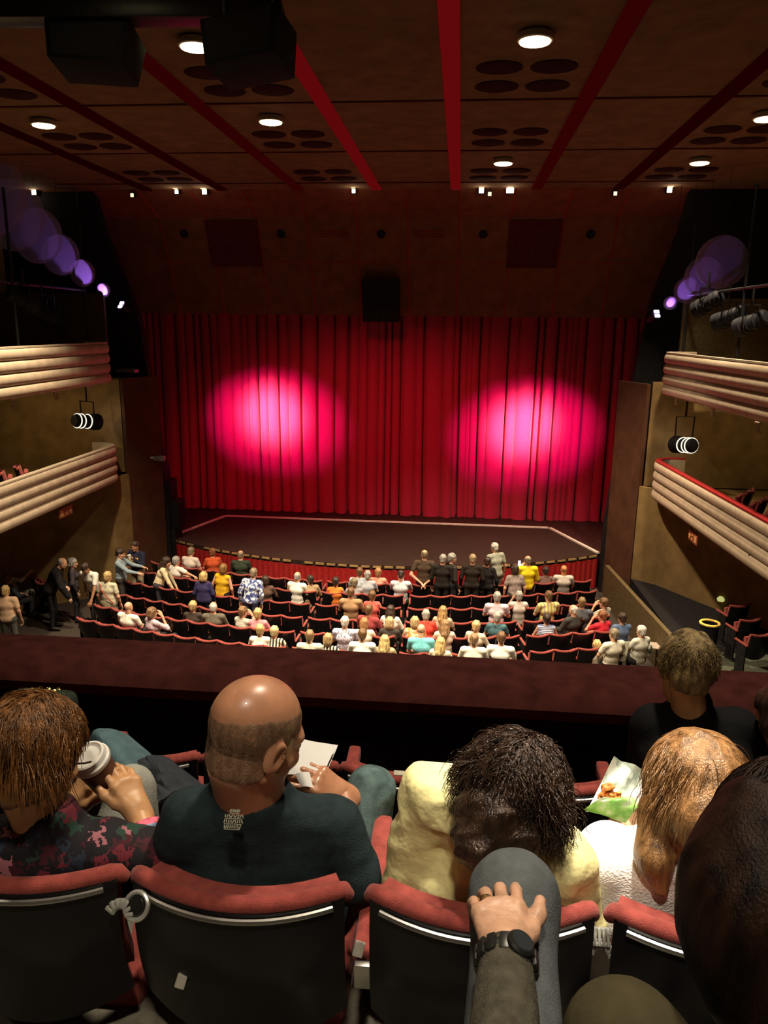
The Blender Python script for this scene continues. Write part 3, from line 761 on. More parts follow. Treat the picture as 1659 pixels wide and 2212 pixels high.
# ------------------------------------------------------------------ ceiling fittings
M_LAMP = emit('downlight_glow', (1.0, .80, .42), 12.0)
ords = {}
def downlight(x, y, label, watts, col=WARM, ang=95, z=10.55):
    e = empty('ceiling_downlight', (x, y, z), 0, label, 'lamp', 'ceiling downlights')
    MB().lathe([(.20, -.02), (.215, -.09), (.20, -.1), (.185, -.1), (.185, -.02)], 24).build('rim', M_CREAM, e)
    MB().lathe([(.001, -.03), (.18, -.03), (.18, -.115), (.12, -.13), (.001, -.133)], 24).build('lamp_glass', M_LAMP, e)
    light('downlight_beam', 'SPOT', (x, y, z-.2), (x, y, 0), watts, col, .16, ang, .7)
for x, y, lb in ((3.0, 10.2, 'round warm downlight at the top right, nearest of the lit ones'), (-1.08, 10.15, 'round warm downlight between the two hung black boxes'), (-5.0, 13.75, 'round warm downlight at the far left of the ceiling'), (-1.02, 13.72, 'round warm downlight left of the bright red strip, below the boxes'),
                 (6.98, 13.9, 'round warm downlight cut by the right edge of the photo'), (3.0, 17.25, 'round warm downlight near the stage, right of the upright red strip'), (6.95, 17.35, 'round warm downlight near the stage at the far right')):
    downlight(x, y, lb, DOWN_W*(.42 if x > 6 else .85 if x < -4 else 1))
def vent(x, y, label):
    e = empty('ceiling_vent', (x, y, 10.55), 0, label, 'vent', 'four-hole ceiling vents')
    for dx in (-.36, .36):
        for dy in (-.42, .42): MB().lathe([(.30, -.012), (.27, -.02), (.001, -.014)], 20, Matrix.Translation((dx, dy, 0)) @ Matrix.Diagonal((1.05, .95, 1, 1))).build('hole', M_VENT, e)
VY = ((11.87, 'nearest'), (15.4, 'second'), (18.95, 'third'))
for x, bay in ((-5, 'the far left bay'), (-1, 'the bay left of the upright strip'), (3, 'the bay right of the upright strip'), (7, 'the far right bay')):
    for y, w in VY: vent(x, y, 'dark four-hole vent in %s, %s from the camera' % (bay, w))
# small spots under the ceiling edge
SP = [(-9.09, 2), (-6.41, 0), (-5.21, 1), (-4.47, 2), (-.58, 1), (2.64, 2), (2.85, 0), (3.35, 3), (5.92, 0), (7.21, 2)]
for i, (x, kind) in enumerate(SP):
    e = empty('track_spot', (x, 20.72, 10.5), 0, 'small lit spot under the ceiling edge, %s from the left' % ('first', 'second', 'third', 'fourth', 'fifth', 'sixth', 'seventh', 'eighth', 'ninth', 'tenth')[i], 'spotlight', 'small spots along the ceiling edge')
    z = -.02 if kind else -.1
    s = .075 if kind in (0, 1) else .1
    MB().box((0, .06, z+.02), (s*1.7, .16, s*1.7), bevel=.015).tube([V(0, .06, z+.05), V(0, .06, .1)], .015, 6).build('housing', M_BLKMET, e)
    MB().box((0, -.025, z), (s*(1.8 if kind == 3 else 1.15), .02, s*1.25), bevel=.008).build('lens', emit('spot_lens_%d' % (kind > 0), (1.0, .86, .6), 9.0 if kind else 1.2), e)
    if kind:
        MB().box((0, -.1, .045), (s*1.3, .1, .02)).build('reflection_glow', emit('spot_reflection_glow', (1.0, .8, .45), 1.1), e)  # glowing box standing for the spot's light reflected above it
        light('spot_glow', 'POINT', (x, 20.5, 10.38), (x, 20, 9), 2.2, WARM, .05)

# hung boxes at the top left, the bar above them, the centre speaker
def hung_box(c, size, rot, label, tp):
    e = empty('hung_loudspeaker', c, 0, label, 'loudspeaker', 'loudspeakers hung from the ceiling bar')
    MB().box((0, 0, 0), size, rot, bevel=.02, taper=tp).build('cabinet', M_SPK, e)
    MB().box((0, -size[1]*.0, 0), (size[0]*.86, size[1]*1.02, size[2]*.86), rot, bevel=.01, taper=tp).build('grille', mat('speaker_grille', (.014, .012, .016), .9, bump=.4, bscale=500), e)
    y = MB()
    for s in (-1, 1): y.tube([V(s*size[0]*.3, 0, size[2]*.4), V(s*size[0]*.3, 0, size[2]*.5+.42)], .02, 6)
    y.build('hanger', M_BLKMET, e)
hung_box(tuple(aP := P(206, 113, 7.6)), (.84, .5, .40), (R(-12), R(3), R(4)), 'black trapezoid loudspeaker hung at the far top left', (.86, 1))
hung_box(tuple(aP := P(540, 106, 7.3)), (.78, .5, .44), (R(-12), R(-6), R(-10)), 'black trapezoid loudspeaker hung right of the lit downlight', (.9, 1))
a, b = P(-120, 30, 7.4), P(612, 28, 7.4)
o = MB().box(tuple((a+b)/2), (float(np.linalg.norm(b-a)), .3, .16), (0, math.atan2(a[2]-b[2], b[0]-a[0]), math.atan2(b[1]-a[1], b[0]-a[0])), bevel=.02).build('lighting_bar', M_BLKMET)
tag(o, 'dark bridge bar crossing the ceiling above the two hung loudspeakers', 'bar')
e = empty('centre_loudspeaker', tuple(on_pelmet(-.08, .78, .3)), 0, 'black loudspeaker cluster over the middle of the curtain', 'loudspeaker')
for dx in (-.27, .27): MB().box((dx, 0, 0), (.52, .5, 1.16), (R(14), 0, 0), bevel=.02).build('cabinet', M_SPK, e)
MB().box((0, -.24, .06), (1.0, .03, 1.05), (R(14), 0, 0), bevel=.01).build('grille', _mats['speaker_grille'], e)
MB().tube([V(-.3, .05, .5), V(-.3, .05, 1.4)], .02, 6).tube([V(.3, .05, .5), V(.3, .05, 1.4)], .02, 6).build('hanger', M_BLKMET, e)
for i, px in enumerate((395, 605, 823, 1043, 1272)):
    x = (-5.66, -2.86, -.04, 2.77, 5.65)[i]
    o = MB().lathe([(.001, 0), (.1, 0), (.12, .03), (.11, .06), (.05, .05), (.001, .05)], 18, Matrix.Translation(on_pelmet(x, .155, .0)) @ Matrix.Rotation(R(117), 4, 'X')).build('round_speaker', M_SPK)
    tag(o, 'small round black fitting on the sloping panels, %s from the left' % ('first', 'second', 'third', 'fourth', 'fifth')[i], 'fitting', 'round fittings on the sloping panels')

# side of stage: loudspeaker stack, boom arm, bin, low wall
e = empty('loudspeaker_stack', (-6.15, 21.6, 0), 0, 'stepped black loudspeaker stack at the left edge of the stage', 'loudspeaker')
for (x, w, z0, z1) in ((-.15, .9, 0, 1.35), (.12, .62, 1.35, 2.15), (-.08, .6, 2.15, 2.75), (-.2, .45, 2.75, 3.2)):
    MB().box((x, -.35, (z0+z1)/2), (w, .6, z1-z0-.01), bevel=.02).build('cabinet', M_SPK, e)
o = MB().tube([V(-6.75, 20.3, 3.55), V(-6.0, 20.5, 3.5)], .05, 8).box((-6.0, 20.5, 3.5), (.3, .16, .14), bevel=.02).build('boom_arm', mat('grey_metal', (.25, .25, .27), .45, metal=.5))
tag(o, 'grey boom arm reaching out from the left wing', 'boom arm')
o = MB().box((-6.75, 20.45, 5.9), (.55, .3, .1), bevel=.02).build('wall_shelf', _mats['grey_metal'])
tag(o, 'small grey shelf on the left wing beside the upper box', 'shelf')
struct('floor_side', MB().prism([(6.85, 20.6), (6.98, 15.0), (10.2, 15.0), (10.2, 20.6)], 0, .85), M_BLACK)  # unlit part of the platform, its shade put into the black
struct('floor_side_near', MB().prism([(6.98, 15.0), (7.05, 12), (10.2, 12), (10.2, 15.0)], 0, .85), mat('green_grey_floor', (.10, .105, .075), .9, vary=.15, nscale=30, spec=.1))  # lit part of the same platform, put in as a lighter colour
o = MB().prism([(6.32, 20.2), (6.42, 20.2), (6.95, 14.6), (6.85, 14.6)], 0, 1.0).build('low_wall', mat('olive_panel', (.11, .075, .03), .7, vary=.15), smooth=False)
tag(o, 'low olive brown wall along the right end of the stalls rows', 'wall')
b0 = (7.33, 14.75, .85)
e = empty('waste_bin', b0, 0, 'black round bin with a yellow rim by the right aisle', 'bin')
MB().lathe([(.001, 0), (.15, 0), (.165, .3), (.175, .7), (.16, .7), (.15, .02), (.001, .02)], 24).build('body', M_SPK, e)
MB().tube([V(.175*math.cos(a), .175*math.sin(a), .71) for a in np.linspace(0, 2*PI, 28, endpoint=False)], .026, 8, closed=True).build('rim', mat('yellow_rim', (.85, .58, .10), .45), e)
o = MB().lathe([(.001, -.05), (.07, -.05), (.09, 0), (.05, .05), (.001, .06)], 14).build('wall_lamp', emit('wall_lamp_glow', (.9, .9, .3), .55)); o.location = (8.42, 17.4, 1.15)
tag(o, 'small yellow-green lamp low on the right side wall', 'lamp')

# ------------------------------------------------------------------ theatre seats
def make_seat(label, group, down=False, w=.468, near=False, z1=.88, z0=.40, both=False, bulge=.05, dip=.028):
    e = empty('theatre_seat', (0, 0, 0), 0, label, 'seat', group)
    nu = 24 if near else 10
    def bk(u, v, off=0.0, zt=z1):
        q = 1-(2*u-1)**2
        return ((u-.5)*w, -bulge*q-.02*math.sin(PI*v)*(1 if near else .5)+(.04 if near else .12)*(1-v)+off, z0+(zt-dip*q-z0)*v-(.0 if v < .999 else 0))
    def shell(u, v):
        x, y, z = bk(u, v)
        if v == 0: z -= .06*(1-(2*u-1)**2)
        return (x, y, z)
    MB().sheet(shell, nu, 6, .022).build('back_shell', M_SHELL, e)
    MB().sheet(lambda u, v: bk(.03+.94*u, .1+.86*v, .055), nu//2, 4, .045).build('back_cushion', M_SEATR, e)
    pts = [V(*bk(u, 1, .02))+V(0, 0, .004) for u in np.linspace(.0, 1, nu+1)]
    k_ = .5 if near else 1
    pts = [pts[0]+V(-.004, .01, -.05*k_)]+pts+[pts[-1]+V(.004, .01, -.05*k_)]
    if near: pts[1] += V(.006, 0, -.008); pts[-2] += V(-.006, 0, -.008)
    tr = .0195 if near else .027
    t = MB().tube(pts, [tr*.7]+[tr]*(len(pts)-2)+[tr*.7], 12 if near else 8)
    t.build('top_trim', M_SEATR, e)
    if near:
        pts = [V(*bk(u, .958, -.006)) for u in np.linspace(.05, .95, nu+1)]
        MB().tube(pts, .0065, 8).build('metal_strip', M_CHROME, e)
    if down: MB().box((0, .30, .45), (w*.92, .40, .085), bevel=.03).build('seat_cushion', M_SEATR, e)
    else: MB().box((0, .17, .60), (w*.92, .085, .36), (R(-8), 0, 0), bevel=.03).build('seat_cushion', M_SEATR, e)
    for s in ((-1, 1) if both else (-1,)):
        x = s*(w/2+.016)
        MB().box((x, .26 if near else .22, .70 if near else .655), (.05, .44 if near else .36, .06 if near else .045), (R(4), 0, 0), bevel=.015, seg=3 if near else 1).build('armrest', M_SEATR, e)
        sy = .30 if near else .2
        MB().box((x, sy, .33), (.035, .24, .62), bevel=.008, seg=1).box((x, sy, .02), (.05, .34, .04), bevel=.008, seg=1).build('side_standard', M_BLACK, e)
        if near: MB().box((x, .03, .66), (.04, .02, .06), bevel=.004).build('end_cap', M_CHROME, e)
    return e
ROWY = [18.2, 17.4, 16.55, 15.7, 14.87, 14.05]
RR = 17.5
def row_y(k, x): return ROWY[k]+RR-math.sqrt(RR*RR-x*x)
BLOCKS = [(-5.92, 10, .489, 'left block'), (-.9, 4, .5, 'narrow middle block'), (1.26, 5, .487, 'right middle block'), (3.84, 4, .495, 'right end block')]
RN = ['front row', 'second row', 'third row', 'fourth row', 'fifth row', 'sixth row']
ON = ['first', 'second', 'third', 'fourth', 'fifth', 'sixth', 'seventh', 'eighth', 'ninth', 'tenth']

# ------------------------------------------------------------------ the stalls audience
def at_z(u, v, z):
    r = P(u, v, 1.0)-CAM; t = (z-CAM[2])/r[2]; return CAM+t*r
GREY, WHITE, BLOND, BROWN, DKBR, AUB, GBRN = (.34, .32, .29), (.62, .58, .52), (.52, .36, .15), (.14, .07, .03), (.035, .02, .014), (.22, .08, .03), (.22, .17, .11)
PINKSK, TANSK = (.62, .34, .22), (.42, .20, .11)
cWHITE, cCREAM, cBLACK, cNAVY = (.80, .77, .70), (.66, .58, .42), (.015, .013, .014), (.035, .03, .09)
pat = {
 'green': lambda: ramp_mat('print_green', [(.3, (.42, .40, .26)), (.5, (.62, .58, .44)), (.7, (.25, .27, .16))], 'noise', 14),
 'lilac': lambda: ramp_mat('print_lilac', [(.3, (.50, .34, .42)), (.5, (.62, .52, .56)), (.68, (.22, .12, .28))], 'noise', 18),
 'bluewhite': lambda: ramp_mat('print_blue_white', [(.38, (.03, .04, .16)), (.5, (.10, .13, .32)), (.56, (.62, .66, .72))], 'noise', 16, detail=4),
 'blueprint': lambda: ramp_mat('print_pale_blue', [(.35, (.14, .17, .32)), (.5, (.46, .48, .62)), (.62, (.62, .64, .74))], 'noise', 26, detail=3),
 'bw': lambda: ramp_mat('print_black_white', [(0, (.02, .02, .02)), (.5, (.65, .62, .52))], 'bars', 5),
 'stripew': lambda: ramp_mat('stripe_white', [(.3, (.62, .58, .48)), (.6, (.34, .32, .28))], 'stripe', 9),
 'stripeb': lambda: ramp_mat('stripe_blue', [(.3, (.62, .66, .72)), (.6, (.08, .10, .25))], 'stripe', 9),
 'stripey': lambda: ramp_mat('stripe_yellow', [(0, (.72, .62, .20)), (.5, (.42, .34, .22))], 'bars', 4),
 'teal': lambda: ramp_mat('print_teal', [(.35, (.03, .09, .11)), (.55, (.07, .16, .19)), (.7, (.02, .03, .06))], 'noise', 16),
 'orangew': lambda: ramp_mat('print_orange_white', [(.4, (.70, .62, .46)), (.56, (.72, .26, .06))], 'noise', 12),
 'mauve': lambda: ramp_mat('print_mauve', [(.4, (.20, .15, .14)), (.6, (.32, .25, .23))], 'noise', 22),
}
GRP = 'people in the stalls audience'
def occupied(x, y): OCC.append((x, y))
OCC = []; FAR = []
def far(u, v, kind, yaw, male, hair, top, label, sleeve='short', bot=(.03, .028, .03), sk=PINKSK, bottom='trousers', gar=.012, **kw):
    J = pose(kind, male, **kw); hw = at_z(u, v, J['head'][2]); c, s = math.cos(R(yaw)), math.sin(R(yaw)); h = J['head']
    x = hw[0]-(h[0]*c-h[1]*s); y = hw[1]-(h[0]*s+h[1]*c)
    e = empty('person', (x, y, 0), R(yaw), label, 'person', GRP)
    tm = pat[top]() if isinstance(top, str) else cloth(top)
    hm = hairm(hair[1]) if hair[1] else None
    build_person(e, J, male, skinm=skin(sk), topm=tm, botm=cloth(bot), sleeve=sleeve, hair=(hair[0], hm), bottom=bottom, loose=gar)
    if kind == 'sit': OCC.append((x, y))
    FAR.append((label, e)); return e, J
S_, T_ = 'sit', 'stand'
F = far
# by the left aisle
F(12, 1277, T_, 10, True, ('short', BLOND), (.70, .46, .30), 'person in a peach shirt standing at the far left edge, seen from behind', 'short', (.10, .10, .09), size=.93)
F(17, 1250, S_, -30, False, ('bob', BROWN), (.05, .06, .09), 'brown-haired person in dark blue seated behind the peach shirt at the left edge', 'long')
F(20, 1229, S_, -60, False, ('bob', BROWN), (.74, .70, .60), 'brown-haired person in a white cardigan turned to the right at the far left', 'long', (.30, .34, .26), armR='up', armL='lap')
F(135, 1216, T_, -75, True, ('ring', GREY), cBLACK, 'big balding person in a black suit bending forward by the left aisle', 'long', (.015, .014, .016), lean=26, armL='front', armR='hang', size=1.08, gar=.045)
F(157, 1216, T_, -60, False, ('bob', GREY), (.05, .04, .045), 'grey-haired person in dark clothes just behind the black suit', 'long')
F(184, 1228, T_, 165, True, ('short', DKBR), cWHITE, 'person in a white polo shirt bending down to face the camera by the left aisle', 'short', (.03, .028, .025), lean=24, armL='hang', armR='down', hpit=-25, sk=TANSK)
ge, gJ = F(233, 1246, T_, -5, False, ('short', BLOND), 'green', 'short-haired blond person in a pale green print dress with a thin red shoulder strap', 'short', (.30, .28, .2), bottom='skirt')
MB().tube([V(-.165, -.06, 1.36), V(-.1, -.15, 1.24), V(.05, -.165, 1.08), V(.17, -.12, .92)], .012, 6).build('bag_strap', cloth((.36, .05, .03)), ge)
F(260, 1196, T_, -80, True, ('short', DKBR), (.26, .33, .38), 'person in a grey blue shirt in profile passing something to the dark hoodie', 'long', (.05, .045, .04), armL='reach', armR='reach', hpit=-14)
he, hJ = F(292, 1180, T_, 165, True, ('short', DKBR), (.02, .022, .045), 'person in a dark hoodie with gold letters facing the camera, holding a white cup', 'long', (.34, .27, .18), armL='phone', armR='front', sk=TANSK)
F(360, 1214, T_, -75, False, ('long', DKBR), (.66, .56, .36), 'long dark-haired person in a cream cardigan leaning over a seat at the left', 'long', (.05, .045, .05), lean=20, armR='hang', armL='hang')
# front and second rows, left
F(381, 1212, S_, -25, True, ('short', GREY), cWHITE, 'grey-haired person in a white shirt with an arm along the next seat, front left', 'short', armR='side')
F(413, 1192, S_, -15, True, ('short', GBRN), (.70, .60, .54), 'grey-haired person in a pale pink shirt seated in the front row at the left', 'short', lean=10)
F(459, 1194, S_, 20, False, ('short', AUB), (.55, .09, .03), 'person in an orange red top seated in the front row at the left', 'short', lean=8)
F(520, 1199, S_, 5, True, ('ring', GBRN), (.035, .045, .03), 'balding person in a dark green jacket, front row left of the middle', 'long', lean=6)
F(440, 1246, T_, 0, False, ('bob', BLOND), cNAVY, 'blond person in a navy top standing in the left rows, back to the camera', 'long', (.03, .03, .06), size=.9)
F(483, 1229, T_, -8, False, ('bob', (.2, .10, .03)), (.62, .36, .02), 'person in a mustard yellow sleeveless top standing in the left rows', 'none', (.015, .014, .016), side=5)
F(548, 1239, T_, -5, True, ('short', GBRN), 'bluewhite', 'person in a loud blue and white patterned shirt leaning to the right', 'long', (.10, .11, .2), lean=12, size=.97, side=4)
F(573, 1254, S_, 10, False, ('bob', DKBR), (.12, .07, .05), 'dark brown haired person in a brown top beside the blue patterned shirt', 'long')
# fifth and sixth rows, left
F(278, 1312, S_, -12, True, ('bald', None), cWHITE, 'bald person in a white shirt seated at the left next to the lilac blouse', 'short', side=4)
F(329, 1324, S_, -35, False, ('bob', (.2, .11, .05)), 'lilac', 'brown-haired person in a lilac print blouse with a hand at the face', 'half', armR='face')
F(417, 1310, S_, 0, False, ('short', BLOND), (.05, .035, .03), 'short-haired blond person in dark brown seated alone in the left rows', 'long')
F(461, 1312, S_, 5, True, ('ring', WHITE), (.13, .11, .085), 'balding white-haired person in a grey brown jacket with a white collar, left rows', 'long')
F(525, 1322, S_, -25, False, ('short', (.2, .11, .05)), 'stripew', 'brown-haired person in a white striped top with one hand raised, left rows', 'long', armR='face')
F(557, 1326, S_, 0, False, ('short', BLOND), (.72, .26, .30), 'blond person in a pink top, left of the middle', 'short')
F(562, 1361, S_, 0, False, ('short', BLOND), cWHITE, 'blond person in a white top in the nearest row, beside the black and white top', 'short', size=1.03)
F(593, 1365, S_, -4, False, ('short', (.6, .46, .22)), 'bw', 'light blond person in a black and white top in the nearest row at the left', 'short')
# middle, rows one to three
F(643, 1246, S_, -15, True, ('ring', GREY), cWHITE, 'balding person in a white shirt in the middle of the second row', 'short', lean=4)
F(670, 1253, S_, 25, False, ('short', DKBR), (.38, .27, .16), 'dark-haired person in beige leaning on the white shirt, second row middle', 'long', armR='rest')
F(725, 1257, S_, 0, False, ('short', DKBR), (.80, .22, .04), 'dark-haired person in a bright orange top, second row', 'none')
F(765, 1259, S_, 15, False, ('short', GBRN), (.30, .28, .29), 'light brown haired person in a grey top behind the pale blue shirt', 'short')
F(777, 1236, S_, 0, True, ('short', BROWN), (.42, .48, .56), 'brown-haired person in a pale blue shirt in the front row', 'short')
F(794, 1243, S_, 5, False, ('short', GREY), (.40, .42, .48), 'grey-haired person in pale grey in the front row between pale blue and pink', 'short', lean=4)
F(817, 1237, S_, 0, False, ('short', (.38, .20, .09)), (.70, .32, .24), 'ginger-haired person in a salmon pink top in the front row', 'short')
pe, pJ = F(866, 1243, S_, 0, True, ('short', DKBR), (.62, .66, .72), 'dark-haired person in a pale shirt looking at a lit phone, front row', 'short', hpit=-30, armL='phone', armR='phone')
F(758, 1280, S_, 0, True, ('crop', BROWN), (.36, .22, .12), 'person in a light brown top with wide shoulders in the third row', 'short', sk=TANSK, size=1.04)
F(804, 1287, S_, 0, False, ('short', BROWN), (.70, .12, .10), 'brown-haired person in a coral red top in the third row', 'none')
F(797, 1318, S_, -15, True, ('short', BROWN), (.26, .045, .05), 'brown-haired person in a maroon top in the fourth row', 'short', armR='rest', sk=TANSK)
F(844, 1319, S_, -8, False, ('long', DKBR), cWHITE, 'long dark-haired person in a white top in the fourth row', 'long')
F(745, 1344, S_, 0, True, ('short', WHITE), 'blueprint', 'white-haired person in a pale blue print shirt in the fifth row', 'short', size=1.02)
F(787, 1347, S_, 0, False, ('bob', (.30, .15, .06)), (.72, .66, .52), 'chestnut-haired person in a cream top in the fifth row', 'long')
F(842, 1345, S_, 0, False, ('bob', (.42, .31, .16)), (.05, .04, .035), 'dark blond person in a black top in the fifth row', 'long')
F(783, 1371, S_, 0, True, ('short', BROWN), (.85, .82, .76), 'broad brown-haired person in a white shirt in the nearest row, middle', 'short', size=1.06)
F(669, 1374, S_, 0, True, ('short', (.25, .15, .07)), (.72, .66, .54), 'brown-haired person in a cream shirt in the nearest row, left of the middle', 'short', size=1.02)
F(709, 1381, S_, -5, False, ('bob', (.36, .24, .11)), 'bw', 'light brown haired person in a black and white top in the nearest row, middle', 'short')
F(831, 1385, S_, 0, False, ('long', (.5, .36, .16)), (.46, .34, .2), 'long-haired blond person in the nearest row next to the broad white shirt', 'short')
# right of the narrow gap
F(910, 1361, S_, -6, True, ('bald', None), (.16, .50, .56), 'bald person in a turquoise tee shirt in the nearest row', 'short', size=1.08, lean=5, side=-3)
F(920, 1329, S_, 5, False, ('short', GREY), (.66, .06, .04), 'grey-haired person in a red top in the fifth row', 'short', lean=4)
F(896, 1344, S_, 0, False, ('bob', (.42, .30, .15)), 'orangew', 'dark blond person in an orange and white print behind the turquoise tee shirt', 'short')
F(957, 1321, S_, -10, False, ('long', (.34, .2, .08)), (.45, .36, .26), 'person with long wavy light brown hair in the fourth row', 'short')
F(961, 1351, S_, 3, False, ('long', (.26, .15, .07)), (.62, .52, .42), 'person with long brown hair and a pale top in the fifth row', 'short')
F(1029, 1353, S_, -20, False, ('short', (.58, .40, .18)), (.58, .52, .40), 'golden blond person in a cream jumper in the fifth row', 'long')
F(1074, 1334, S_, -8, False, ('short', GREY), 'teal', 'grey-haired person in a dark teal print, fifth row right', 'short', size=1.02)
F(1024, 1382, S_, -4, True, ('short', (.24, .14, .07)), (.78, .74, .64), 'brown-haired person in a white jumper in the nearest row, right middle', 'long', size=1.04)
F(1083, 1378, S_, -6, True, ('short', BROWN), (.88, .85, .80), 'brown-haired person in a brilliant white shirt, last in the nearest row at the right', 'short', size=1.08)
F(952, 1390, S_, -12, False, ('long', (.54, .38, .16)), (.68, .60, .46), 'long-haired blond person in a cream top beside the turquoise tee shirt', 'short')
F(1074, 1290, S_, -4, True, ('short', GREY), (.62, .52, .58), 'broad grey-haired person in a pale lilac shirt in the third row', 'short', size=1.06)
F(1121, 1288, S_, 5, False, ('short', GREY), (.60, .52, .48), 'grey-haired person in a pale top with a hand to the head, third row', 'short', armL='face')
F(1185, 1288, S_, 15, True, ('short', BROWN), 'stripey', 'brown-haired person in a yellow and white striped shirt, third row right', 'short', size=1.03)
F(1181, 1337, S_, 0, False, ('bun', DKBR), 'stripeb', 'dark-haired person with bare shoulders in a blue and white stripe', 'none')
F(1238, 1318, S_, 35, True, ('ring', WHITE), (.055, .05, .045), 'white-haired person in a dark grey jacket turned to the left, right rows', 'long')
F(1257, 1302, S_, -10, True, ('short', (.22, .14, .06)), (.10, .11, .13), 'brown-haired person in a dark grey blue top at the right end', 'long')
F(1304, 1303, S_, 40, False, ('short', BROWN), (.40, .36, .31), 'brown-haired person in profile in a grey top at the right end', 'short', armL='face')
F(1301, 1331, S_, 30, False, ('short', AUB), (.66, .03, .05), 'person in a bright red top at the right end of the rows', 'short', armL='face')
F(1344, 1336, S_, 10, False, ('short', DKBR), (.10, .15, .26), 'dark-haired person in a blue top at the right end of the rows', 'short', armR='face')
F(1326, 1371, S_, 25, True, ('short', GBRN), (.74, .68, .56), 'person in a white shirt seated at the right end of the nearest row', 'short')
F(1385, 1364, S_, 25, False, ('short', WHITE), (.60, .58, .50), 'white-haired person in a white top at the far right of the nearest row', 'short')
F(1289, 1395, S_, 0, False, ('short', BLOND), (.6, .5, .4), 'small blond child in the nearest row at the right', 'short', size=.78)
# front row and standing group, right
F(917, 1198, T_, 0, True, ('ring', GBRN), (.07, .045, .03), 'bald person in a brown tee shirt standing with hands clasped behind the back', 'short', (.02, .018, .02), armL='behind', armR='behind', size=1.03)
F(957, 1208, T_, -5, True, ('short', GREY), (.02, .016, .014), 'grey-haired person in a black jacket standing next to the brown tee shirt', 'long', (.02, .018, .02))
F(977, 1206, T_, -60, True, ('short', GREY), (.03, .025, .022), 'grey-haired person in profile standing half hidden by the black jacket', 'long')
F(1021, 1208, T_, 0, True, ('short', (.36, .26, .15)), (.025, .018, .014), 'fair-haired person in a dark brown jacket standing in the right middle', 'long', (.03, .026, .024))
F(1053, 1214, T_, -10, False, ('short', DKBR), (.015, .013, .014), 'dark-haired person in black standing left of the pale grey polo', 'long', (.02, .018, .02))
F(1068, 1183, T_, 35, True, ('short', WHITE), (.34, .34, .28), 'white-haired person in a pale grey polo standing tallest near the stage', 'short', (.2, .18, .14), lean=8, size=1.05)
F(1112, 1231, T_, 10, False, ('bob', DKBR), 'mauve', 'dark-haired person in a grey mauve top standing left of the yellow shirt', 'short', size=.98, lean=8)
ye, yJ = F(1140, 1211, T_, 8, True, ('ring', GBRN), (.78, .60, .02), 'balding person in a bright yellow shirt standing with a lit phone', 'long', (.03, .028, .03), armL='phone', armR='front')
F(1178, 1234, S_, 10, False, ('short', DKBR), (.16, .09, .08), 'dark-haired person in the front row right of the yellow shirt', 'short', lean=4)
F(1218, 1231, S_, 0, True, ('bald', None), (.62, .54, .48), 'bald person in a pale shirt at the right end of the front row', 'short', sk=(.62, .26, .1))

# things held and worn in the stalls
def text_mesh(name, s, size, m, parent, M, ext=.004):
    c = bpy.data.curves.new(name, 'FONT'); c.body = s; c.size = size; c.extrude = ext; c.align_x = 'CENTER'; c.align_y = 'CENTER'; c.offset = size*.02
    t = bpy.data.objects.new(name, c); COL.objects.link(t); bpy.context.view_layer.update()
    me = bpy.data.meshes.new_from_object(t.evaluated_get(bpy.context.evaluated_depsgraph_get())); bpy.data.objects.remove(t)
    me.transform(M); return link(name, me, m, parent)
text_mesh('chest_letters', 'GAP', .17, mat('gold_letters', (.70, .42, .10), .7), he, Matrix.Translation((0, .155, 1.27)) @ Matrix.Rotation(PI, 4, 'Z') @ Matrix.Rotation(PI/2, 4, 'X'), .012)
def world_of(e, p): c, s = math.cos(e.rotation_euler[2]), math.sin(e.rotation_euler[2]); return V(e.location[0]+p[0]*c-p[1]*s, e.location[1]+p[0]*s+p[1]*c, p[2])
def far_cup(loc, label):
    e = empty('paper_cup', loc, 0, label, 'cup'); MB().lathe([(.028, 0), (.04, .1), (.037, .1), (.001, .095)], 14).build('cup', cloth((.75, .72, .66)), e)
    MB().lathe([(.042, .095), (.042, .11), (.036, .115), (.001, .115)], 14).build('lid', cloth((.8, .78, .74)), e)
far_cup(world_of(he, hJ['wr'][0]+A((.03, .08, .0))), 'white cup held by the person in the dark hoodie')
def far_phone(e, p, tilt, label):
    o = empty('phone', world_of(e, p), e.rotation_euler[2], label, 'phone')
    MB().box((0, 0, 0), (.075, .01, .15), (R(tilt), 0, 0), bevel=.006).build('case', M_SPK, o)
    MB().box((0, -.007, 0), (.066, .003, .135), (R(tilt), 0, 0)).build('screen', emit('phone_glow', (.8, .9, 1.0), 3.0), o)
far_phone(pe, (pJ['wr'][0]+pJ['wr'][1])/2+A((0, .09, .03)), -30, 'lit phone in the hands of the pale shirt in the front row')
far_phone(ye, yJ['wr'][0]+A((-.03, .07, .07)), -12, 'white lit phone held up by the person in the yellow shirt')

